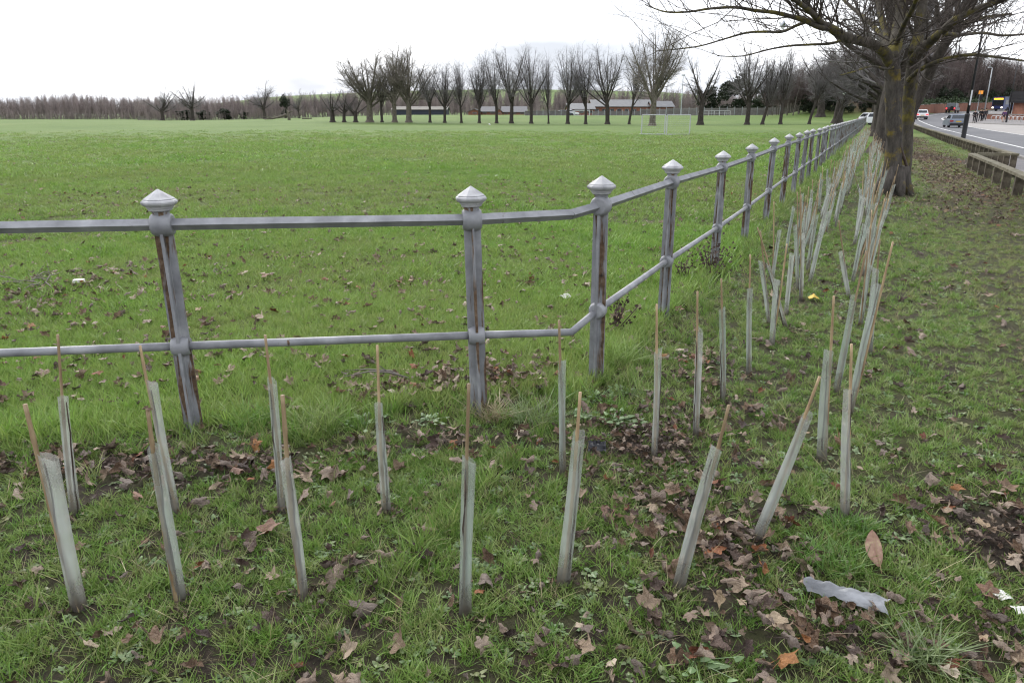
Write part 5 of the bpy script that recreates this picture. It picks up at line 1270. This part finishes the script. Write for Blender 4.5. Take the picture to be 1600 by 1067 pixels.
a, b = along_px(1573, 130, 1690, 112); d = b - a; root = thing('brick_shelter', 'brick shelter with a deep black fascia on the far side of the road', 'shelter', a); rot = d.normalized().to_track_quat('X', 'Z').to_matrix(); bk = rot @ Vector((0, 1, 0))
m = MB(); m.box(d / 2 + bk * 1.6 + Vector((0, 0, 1.2)), (d.length - .8, 2.6, 2.6), rot); m.build('wall', M['brick'], root)
m = MB(); m.box(d / 2 + bk * 1.4 + Vector((0, 0, 3.35)), (d.length, 3.6, 1.9), rot); m.build('fascia', M['black'], root)
for z in (2.75, 3.25, 3.75): m = MB(); m.box(d / 2 - bk * .43 + Vector((0, 0, z)), (d.length + .02, .05, .10), rot); m.build('fascia_board', M['trim'], root)
for s in (.02, .5): m = MB(); m.box(d * s + Vector((0, 0, 1.2)), (.25, .25, 2.5), rot); m.build('pillar', M['black'], root)

# ------------------------------------------------------------------ vehicles
def wheel(root, x, y, r, w=.22):
    T = MB(); mt = Matrix.Translation((x, y, r)) @ Matrix.Rotation(math.pi / 2, 4, 'Y')
    T.lathe([(r * .62, -w / 2), (r * .93, -w / 2), (r, -w * .32), (r, w * .32), (r * .93, w / 2), (r * .62, w / 2)], 18, mt); wo_ = T.build('wheel', M['tyre'], root, True)
    T = MB(); T.lathe([(r * .2, -w * .47), (r * .62, -w * .42), (r * .62, w * .42), (r * .2, w * .47)], 14, mt); T.build('rim', M['rim'], wo_)
def car(label, loc, head, paint, style='estate', lit=False, name='car'):
    root = thing(name, label, 'car', loc, -head)
    if style == 'jeep': L, Wd, H, belt, gc, r = 4.4, 1.9, 1.95, 1.10, .50, .39
    elif style == 'suv': L, Wd, H, belt, gc, r = 4.4, 1.85, 1.6, 1.0, .24, .35
    else: L, Wd, H, belt, gc, r = 4.6, 1.8, 1.46, .92, .19, .325
    h = L / 2
    if style == 'jeep': low = [(-h, gc + .1), (-h, belt), (-h + .05, belt + .03), (h - 1.45, belt + .02), (h - .1, belt - .06), (h, belt - .15), (h, gc + .1), (h - .3, gc), (-h + .3, gc)]
    else: low = [(-h + .03, gc + .12), (-h - .02, .52), (-h + .04, belt - .12), (-h + .16, belt), (h - 1.5, belt), (h - .7, belt - .1), (h - .15, belt - .24), (h, .52), (h - .03, gc + .1), (h - .3, gc), (-h + .3, gc)]
    mb = MB(); n = len(low); xs = [(-1, .93), (-.95, .985), (-.6, 1), (.6, 1), (.95, .985), (1, .93)]
    cz = (gc + belt) / 2
    v = [(x * Wd / 2, y * s, cz + (z - cz) * (.9 + .1 * (s - .93) / .07)) for x, s in xs for y, z in low]
    f = [(i * n + j, (i + 1) * n + j, (i + 1) * n + (j + 1) % n, i * n + (j + 1) % n) for i in range(5) for j in range(n)] + [tuple(range(n)), tuple(reversed(range(5 * n, 6 * n)))]
    mb.add(v, f)
    if style == 'jeep': y0, y1, y2, y3 = -h + .04, -h + .14, h - 1.75, h - 1.4
    elif style == 'suv': y0, y1, y2, y3 = -h + .12, -h + .62, h - 2.2, h - 1.25
    else: y0, y1, y2, y3 = -h + .14, -h + .75, h - 2.35, h - 1.35
    wb, wr = Wd * .47, Wd * (.44 if style == 'jeep' else .385)
    g = [(-wb, y0, belt - .01), (wb, y0, belt - .01), (wb, y3, belt - .01), (-wb, y3, belt - .01), (-wr, y1, H - .05), (wr, y1, H - .05), (wr, y2, H - .05), (-wr, y2, H - .05), (-wr * .9, y1 + .12, H), (wr * .9, y1 + .12, H), (wr * .9, y2 - .1, H), (-wr * .9, y2 - .1, H)]
    mb.add(g, [(0, 1, 5, 4), (1, 2, 6, 5), (2, 3, 7, 6), (3, 0, 4, 7), (4, 5, 9, 8), (5, 6, 10, 9), (6, 7, 11, 10), (7, 4, 8, 11), (8, 9, 10, 11)])
    mb.build('body', paint, root)
    G = [Vector(p) for p in g]
    def pane(nm, a, b, c, d, u0, u1, v0, v1):
        nrm = (b - a).cross(d - a).normalized() * .008
        def P(u, w): return (a.lerp(b, u)).lerp(d.lerp(c, u), w) + nrm
        m = MB(); m.add([P(u0, v0), P(u1, v0), P(u1, v1), P(u0, v1)], [(0, 1, 2, 3)]); m.build(nm, M['glass'], root)
    pane('rear_window', G[0], G[1], G[5], G[4], .08, .92, .12, .88); pane('windscreen', G[2], G[3], G[7], G[6], .05, .95, .08, .92)
    for a, b, c, d in ((G[1], G[2], G[6], G[5]), (G[3], G[0], G[4], G[7])):
        pane('side_window', a, b, c, d, .06, .48, .1, .88); pane('side_window', a, b, c, d, .52, .92, .1, .88)
    lens = M['red_lit'] if lit else M['red_lens']; zl = belt - .2
    for s in (-1, 1):
        m = MB(); m.box((s * Wd * .385, -h + (.0 if style == 'jeep' else .03), zl), (.34 if style != 'jeep' else .2, .12, .17 if style != 'jeep' else .3)); m.build('tail_light', lens, root)
        m = MB(); m.box((s * Wd * .36, h - .08, belt - .33), (.36, .14, .15)); m.build('headlight', M['rim'], root)
        m = MB(); m.box((s * (Wd / 2 + .09), y3 - .35, belt + .08), (.2, .1, .14)); m.build('door_mirror', M['trim'] if style != 'suv' else paint, root)
        for y in (h - .85, -h + .85): wheel(root, s * (Wd / 2 - .12), y, r)
    m = MB(); m.box((0, -h - .0, .66), (.52, .06, .115)); m.build('number_plate', M['plate'], root)
    m = MB(); m.box((0, -h + .04, gc + .15), (Wd * .92, .16, .22)); m.build('rear_bumper', M['trim'], root)
    m = MB(); m.box((0, h - .06, gc + .15), (Wd * .92, .14, .2)); m.build('front_bumper', M['trim'], root)
    if style == 'jeep': m = MB(); m.lathe([(.14, -.1), (.34, -.1), (.36, 0), (.34, .1), (.14, .1)], 16, Matrix.Translation((.25, -h - .12, belt - .1)) @ Matrix.Rotation(math.pi / 2, 4, 'X')); m.build('spare_wheel', M['tyre'], root)
    return root
def on_road(px, dep, lift=.065):
    p = at_depth(px, dep); t = along(p.x, p.y); p.z = float(zroad(t)) + lift; return p
car('silver blue estate car driving away behind the lamp post', on_road(1490, 84), R(21), M['silver'], 'estate')
car('white car with glowing brake lights further along the near lane', on_road(1437, 126), R(23), M['white_car'], 'suv', True)
car('dark grey boxy off-road car with lit tail lights entering the bend', on_road(1485, 152), R(41), M['dark_car'], 'jeep', True)
p = tn(112, 1.2); car('white car parked beyond the far end of the railing', p, R(80), M['white_car'], 'suv')
p = at_depth(882, 206); car('dark parked car beside the low grey fence far off', p, R(85), M['dark_car'], 'estate')
p = at_depth(893, 207); car('white parked car at the pale roofed school wing', p, R(95), M['white_car'], 'suv')
def bus(label, loc, head):
    root = thing('bus', label, 'bus', loc, -head); L, Wd, H = 10.5, 2.5, 3.05; h = L / 2
    m = MB(); m.box((0, 0, .35 + (H - .35) / 2), (Wd, L, H - .35)); m.box((0, 0, H + .05), (Wd * .92, L * .96, .14)); m.build('body', M['bus_blue'], root)
    m = MB(); m.box((0, h + .012, 1.75), (Wd * .9, .03, 1.15)); m.build('windscreen', M['glass'], root)
    m = MB(); m.box((0, h + .02, 2.68), (Wd * .78, .05, .36)); m.build('destination_display', M['amber'], root)
    for s in (-1, 1):
        m = MB(); m.box((s * .95, h + .03, .78), (.36, .06, .24)); m.build('headlight', M['lamp_lit'], root)
        for k in range(5): m = MB(); m.box((s * (Wd / 2 + .012), h - 1.5 - k * 1.85, 1.95), (.03, 1.6, 1.0)); m.build('side_window', M['glass'], root)
        for y in (h - 2.2, -h + 2.6): wheel(root, s * (Wd / 2 - .14), y, .48, .3)
    m = MB(); m.box((0, h + .02, .45), (Wd * .95, .06, .2)); m.build('bumper', M['trim'], root)
p = on_road(1554, 168) - Vector((math.sin(R(236)), math.cos(R(236)), 0)) * 5.25; bus('blue single deck bus with amber display coming round the bend', p, R(236))

# ------------------------------------------------------------------ people on the far footway
def skinned(name, joints, edges, radii, m, parent, root_i=0):
    me = bpy.data.meshes.new(name); me.from_pydata(joints, edges, []); me.materials.append(m)
    o = bpy.data.objects.new(name, me); COL.objects.link(o); o.parent = parent
    a = o.modifiers.new('skin', 'SKIN'); a.use_smooth_shade = True
    for i, r in enumerate(radii): me.skin_vertices[0].data[i].radius = (r, r)
    me.skin_vertices[0].data[root_i].use_root = True
    b = o.modifiers.new('sub', 'SUBSURF'); b.levels = b.render_levels = 1
    return o
def person(label, loc, rz, top, bottom, stride=.22, bare=False, h=1.72, group=None):
    root = thing('person', label, 'person', loc, rz, group); s = h / 1.72; root.scale = (s, s, s); st = stride
    J = [(0, 0, .95), (0, 0, 1.2), (0, .01, 1.42), (0, .02, 1.5), (0, .03, 1.62), (0, .03, 1.70),
         (.10, 0, .90), (.11, st * .5, .50), (.11, st * .9 - .05, .09), (.11, st * .9 + .12, .04),
         (-.10, 0, .90), (-.11, -st * .2, .50), (-.11, -st - .02, .10), (-.11, -st + .13, .04),
         (.19, 0, 1.40), (.25, -st * .4, 1.14), (.25, -st * .3 + .12, .90), (.24, -st * .3 + .17, .80), (-.19, 0, 1.40), (-.25, st * .3, 1.14), (-.25, st * .3 + .14, .91), (-.24, st * .3 + .19, .81)]
    E = [(0, 1), (1, 2), (2, 3), (3, 4), (4, 5), (0, 6), (6, 7), (7, 8), (8, 9), (0, 10), (10, 11), (11, 12), (12, 13), (2, 14), (14, 15), (15, 16), (16, 17), (2, 18), (18, 19), (19, 20), (20, 21)]
    rd = [.13, .125, .12, .055, .085, .075, .085, .06, .04, .04, .085, .06, .04, .04, .055, .042, .033, .035, .055, .042, .033, .035]
    skinned('body', J, E, rd, M['skin'], root)
    jk = [0, 1, 2, 14, 15, 16, 18, 19, 20]; mp_ = {j: i for i, j in enumerate(jk)}
    skinned('jacket', [J[j] for j in jk], [(mp_[a], mp_[b]) for a, b in E if a in mp_ and b in mp_], [.17, .165, .15, .085, .07, .058, .085, .07, .058], top, root)
    tj = [0, 6, 7, 8, 10, 11, 12] if not bare else [0, 6, 10]; mp2 = {j: i for i, j in enumerate(tj)}
    skinned('trousers' if not bare else 'shorts', [J[j] for j in tj], [(mp2[a], mp2[b]) for a, b in E if a in mp2 and b in mp2], ([.15, .105, .08, .062, .105, .08, .062] if not bare else [.155, .115, .115]), bottom, root)
    hm_ = MB(); hm_.lathe([(.03, 1.60), (.095, 1.63), (.108, 1.70), (.09, 1.77), (.04, 1.80)], 12, Matrix.Translation((0, .015, 0))); hm_.build('hair', M['hair'], root, True)
    for sx in (-1, 1):
        k = MB(); y = J[9][1] if sx > 0 else J[13][1]; k.box((sx * .11, y - .06, .045), (.1, .27, .09), None, 0, .8); k.build('shoe', M['dark_cloth'], root)
WALK = 'people walking on the far footway'
DK = M['dark_cloth']
def fpath(px, dep): return at_depth(px, dep) + Vector((0, 0, .14))
person('person in dark jacket and trousers walking ahead of the dark group', fpath(1520.5, 103), R(150), DK, DK, .25, group=WALK)
person('tall person in black at the front of the dark group', fpath(1529.5, 111), R(140), DK, DK, .18, h=1.8, group=WALK)
person('person in black in the middle of the dark group', fpath(1533, 113), R(170), DK, DK, .15, group=WALK)
person('person in black at the back of the group next to the low wall', fpath(1537, 115), R(150), DK, DK, .2, h=1.78, group=WALK)
person('person in a purple top with bare legs walking by the thin lamp post', fpath(1566, 104), R(-30), M['purple_cloth'], DK, .26, True, group=WALK)

# ------------------------------------------------------------------ gulls
def gull(label, loc, rz, roll, up=.5):
    root = thing('gull', label, 'bird', loc, rz); root.rotation_euler = (roll, .1, rz)
    b = MB(); b.lathe([(.008, -.22), (.04, -.16), (.068, -.05), (.07, .04), (.05, .12), (.043, .16), (.047, .20), (.035, .235), (.01, .25)], 12, Matrix.Rotation(-math.pi / 2, 4, 'X')); b.build('body', M['feather'], root, True)
    b = MB(); b.tube([(0, .24, 0), (0, .29, -.008)], [.014, .005], 6); b.build('bill', M['bill'], root)
    b = MB(); b.add([(-.02, -.2, 0), (.02, -.2, 0), (.07, -.36, 0), (0, -.37, .004), (-.07, -.36, 0), (0, -.2, .02)], [(0, 1, 2, 3, 4), (5, 1, 2, 3), (5, 3, 4, 0)]); b.build('tail', M['feather'], root)
    for s in (-1, 1):
        w = MB(); ch = [(0.04, .10, -.09, .0), (.22, .13, -.07, .10 * up * 2), (.40, .07, -.07, .12 * up * 2), (.58, -.06, -.13, .05 * up)]; v = []
        for x, yl, yt, z in ch: v += [(s * x, yl, z + .008), (s * x, (yl + yt) / 2, z + .02), (s * x, yt, z), (s * x, (yl + yt) / 2, z - .006)]
        f = [(4 * i + j, 4 * i + (j + 1) % 4, 4 * i + 4 + (j + 1) % 4, 4 * i + 4 + j) for i in range(3) for j in range(4)]; v.append((s * .68, -.16, .02)); f += [(12 + j, 12 + (j + 1) % 4, 16) for j in range(4)]
        w.add(v, f); w.build('wing', M['grey_feather'], root, True)
gull('blurred white gull flying low among the long bare branches', at_y(1222, 42, 34), R(60), R(55), .8)
gull('small white gull flying before the last leaning tree of the row', at_y(1318, 147, 92), R(-60), R(-30), .9)
p = at_depth(765, 108); root = thing('gull', 'tiny white gull standing on the grass before the grey house roofs', 'bird', p, .6)
b = MB(); b.lathe([(.01, -.25), (.06, -.1), (.085, 0), (.06, .12), (.055, .18), (.02, .24)], 10, Matrix.Translation((0, 0, .22)) @ Matrix.Rotation(-math.pi / 2 + .5, 4, 'X')); b.build('body', M['feather'], root, True)
for s in (-1, 1): b = MB(); b.tube([(s * .03, 0, 0), (s * .03, 0, .18)], .008, 5); b.build('leg', M['bill'], root)

# ------------------------------------------------------------------ small things on the grass
def crumple(name, m, px, py, size, seed, label, cat, flat=.5, lift=.0, n=9, rz=None, aspect=1.0):
    q = random.Random(seed); p = on_ground(px, py); v = []
    for i in range(n):
        for j in range(n):
            u, w = i / (n - 1) - .5, j / (n - 1) - .5
            v.append((u * size * (1 + .15 * q.uniform(-1, 1)), w * size * aspect, size * flat * (.5 - abs(u)) * (.6 + .8 * q.random()) + .004))
    f = [(i * n + j, i * n + j + 1, (i + 1) * n + j + 1, (i + 1) * n + j) for i in range(n - 1) for j in range(n - 1)]
    mb = MB(); mb.add(v, f); o = mb.build(name, m, None); o.location = p + Vector((0, 0, lift)); o.rotation_euler = (0, 0, q.uniform(0, 6) if rz is None else rz)
    return tag(o, label, cat)
crumple('plastic_bag', M['bin_bag'], 932, 708, .085, 2, 'crumpled black plastic scrap on the heap of dark leaves', 'plastic litter', .7, .03)
root = thing('litter_carton', 'white torn carton with dark red print lying on the field by the fallen twigs', 'litter', on_ground(125, 449) + Vector((0, 0, .03)), .3)
m = MB(); root.scale = (.62,) * 3; m.box((0, 0, .035), (.17, .11, .08), None, 0, .85); m.build('carton', M['paper'], root); m = MB(); m.box((.055, -.056, .04), (.045, .006, .06)); m.build('print', M['red_print'], root)
crumple('paper_litter', M['paper'], 882, 470, .10, 6, 'crumpled white wrapper with blue spot beyond the railing corner', 'litter', .5, .03)
crumple('paper_litter', M['paper'], 1592, 958, .045, 7, 'white paper scrap on the dark mud by the verge', 'litter', .4, .01)
crumple('paper_litter', M['paper'], 1565, 935, .05, 8, 'small white torn scrap beside the larger one on the mud', 'litter', .3, .01)
crumple('fruit_peel', M['yellow'], 1271, 470, .085, 9, 'yellow peel scrap on the grass beyond the crossed guards', 'litter', .6, .02)
crumple('paper_litter', M['paper'], 777, 277, .09, 10, 'white paper scrap far out on the field behind the second post', 'litter', .4, .03)
# a loose guard sheet lying flat, half under leaves
p = on_ground(1318, 945); root = thing('plastic_sheet', 'crinkled grey plastic guard sleeve lying flat, half buried in leaves', 'plastic sleeve', p + Vector((0, 0, .028)), R(-28))
q = random.Random(77); v = []; nx, ny = 22, 9
for i in range(nx):
    for j in range(ny):
        u, w = i / (nx - 1) - .5, j / (ny - 1) - .5
        v.append((u * .25 + .01 * math.sin(9 * w), w * (.062 + .012 * math.sin(7 * u)), .040 * math.cos(w * 2.8) + .0045 * q.uniform(-1, 1) + .006 * math.sin(23 * u + 9 * w) * math.cos(5 * w)))
m = MB(); m.add(v, [(i * ny + j, i * ny + j + 1, (i + 1) * ny + j + 1, (i + 1) * ny + j) for i in range(nx - 1) for j in range(ny - 1)]); m.build('sleeve', M['grey_sheet'], root, True)
# the large oval leaf lying on edge, and the pale maple leaf
def oval_leaf():
    p = on_ground(1374, 892); root = thing('oval_leaf', 'large upright oval leaf, mottled pinkish brown, beside the grey plastic sleeve', 'leaf', p + Vector((0, 0, .02)), R(8)); root.rotation_euler = (R(-32), 0, R(8))
    v = []; nx, ny = 13, 7
    for i in range(nx):
        s = i / (nx - 1); w = .033 * math.sin(math.pi * min(1, s * .97 + .03)) ** .72
        for j in range(ny):
            t = j / (ny - 1) * 2 - 1; v.append((t * w, .006 * abs(t) + .012 * math.sin(3 * s), .13 * s))
    m = MB(); m.add(v, [(i * ny + j, i * ny + j + 1, (i + 1) * ny + j + 1, (i + 1) * ny + j) for i in range(nx - 1) for j in range(ny - 1)]); m.build('blade', M['oval'], root, True)
    m = MB(); m.tube([(0, -.002, -.03), (0, -.001, 0), (0, .004, .05), (0, .002, .125)], [.0016, .0018, .0013, .0005], 5); m.build('midrib', M['cane'], root)
M['oval'] = mat('mottled_leaf', [(.35, (.24, .135, .10)), (.55, (.34, .22, .16)), (.7, (.42, .38, .20))], 40, .6, .3, dist=.002)
oval_leaf()
o = link('fallen_leaf', LEAF[14], None, on_ground(143, 1016) + Vector((0, 0, .022))); o.scale = (.085,) * 3; o.rotation_euler = (.5, .15, 2.2); tag(o, 'pale straw-coloured maple leaf with torn holes near the outermost front guard', 'leaf')
p = on_ground(229, 640) if False else at_y(229, 640, near_pts[2].y); o = link('fallen_leaf', LEAF[10], None, p + Vector((0, 0, .005))); o.scale = (.038,) * 3; o.rotation_euler = (1.0, .4, .5); tag(o, 'crumpled tan leaf speared on the tip of a cane', 'leaf')
# fallen twigs
q = random.Random(12)
for px, py, n, lab in ((40, 447, 5, 'bare forked twigs fallen among leaves beyond the low rail'), (70, 452, 4, 'thin grey twig with side shoots next to the forked twigs'), (640, 600, 2, 'thin twig lying by the leaf drift beyond the second post')):
    p = on_ground(px, py); m = MB()
    for k in range(n):
        a = q.uniform(0, 6.28); d = Vector((math.cos(a), math.sin(a), q.uniform(.0, .25))); L_ = q.uniform(.25, .6); pts = [d * (L_ * s) + Vector((0, 0, .03 + .03 * math.sin(4 * s))) + rvec(q) * .008 for s in (0, .3, .6, 1)]
        m.tube(pts, [.007, .006, .005, .002], 5); m.tube([pts[1], pts[1] + (d + rvec(q) * .5).normalized() * .15 + Vector((0, 0, .05))], [.004, .001], 4)
    o = m.build('fallen_twig', M['dry_twig'], None, True); o.location = p; tag(o, lab, 'twig')
# weeds
def dead_weed(px, py, h, w, label, seed, tufts=70):
    q = random.Random(seed); p = on_ground(px, py); root = thing('dead_weed', label, 'weed', p); s, c = MB(), MB()
    for k in range(5):
        d = Vector((q.gauss(0, .3), q.gauss(0, .3), 1)).normalized(); pts = [d * (h * t) + rvec(q) * .01 for t in (0, .3, .6, 1)]; s.tube(pts, [.006, .005, .004, .002], 5)
        for j in range(tufts // 5):
            b = pts[1].lerp(pts[3], q.random()) + rvec(q) * w * .3; a = rvec(q).normalized() * .018; e = a.cross(rvec(q)).normalized() * .012; c.add([b - a, b + e, b + a, b - e], [(0, 1, 2, 3)])
    s.build('stem', M['weed'], root); c.build('seed_head', M['weed'], root)
dead_weed(1112, 432, .32, .28, 'clump of dark dead seed heads at the foot of a railing post', 1, 200)
dead_weed(962, 520, .28, .06, 'dried dark dock stem just past the railing corner post', 2, 70)
dead_weed(1072, 440, .22, .05, 'thin dead stem between two side posts of the railing', 3, 40)
dead_weed(1228, 285, .7, .25, 'dead brown weeds growing up against the side posts', 4, 200)
def leafy_weed(px, py, label, seed, n=16, sz=.02):
    q = random.Random(seed); p = on_ground(px, py); root = thing('leafy_weed', label, 'weed', p)
    lm = herb_mesh('leaf', M['herb'], n, .14, sz, seed); o = link('leaf', lm, root, (0, 0, .02)); o['kind'] = 'stuff'
    m = MB()
    for k in range(4): a = q.uniform(0, 6.28); m.tube([(0, 0, -.01), (.04 * math.cos(a), .04 * math.sin(a), .05)], [.003, .002], 4)
    m.build('stem', M['herb'], root)
for k, (px, py, lab) in enumerate(((672, 662, 'lobed leafy weed in front of the second post, before the leaf drift'), (575, 668, 'leafy weed beside the guard with the rusty cane'), (935, 625, 'leafy weed at the base of the railing corner post'), (905, 655, 'broad green weed on the edge of the dark leaf heap'), (965, 662, 'bright green weed on the far edge of the leaf heap'),
                                   (1085, 1040, 'low weed in the littered grass near the tilting guard'), (985, 620, 'leafy weed between the corner post and the leaf heap'))): leafy_weed(px, py, lab, 900 + k, 14 + 2 * k % 9, .015 if k != 4 else .02)
def tussock(px, py, label, seed, count, h, sp, m):
    root = thing('grass_tussock', label, 'tussock', on_ground(px, py)); o = link('blades', blades_mesh('blades', m, count, sp, h * .6, h, .005, 1.0, 4, seed, .6), root); o['kind'] = 'stuff'
tussock(1442, 1035, 'pale variegated grass tussock sprawling below the littered leaves', 1, 100, .14, .05, M['pale_blade'])
tussock(770, 655, 'dry straw-coloured grass tuft at the foot of the second post', 2, 130, .15, .07, M['straw'])
tussock(830, 660, 'long green and straw grass tuft between second post and corner', 3, 120, .17, .08, M['pale_blade'])
tussock(500, 665, 'thick dark green grass tuft along the railing foot', 4, 220, .15, .12, M['blade'])
tussock(400, 660, 'thick green grass tuft between the two front posts', 5, 180, .13, .12, M['blade'])
tussock(960, 570, 'tall grass tuft beside the railing corner post', 6, 200, .2, .1, M['blade'])
tussock(1330, 830, 'deep green grass tuft around the foremost verge guard', 7, 160, .09, .08, M['blade'])
tussock(1290, 880, 'thick green grass tuft below the slanted guard', 8, 260, .10, .12, M['blade'])
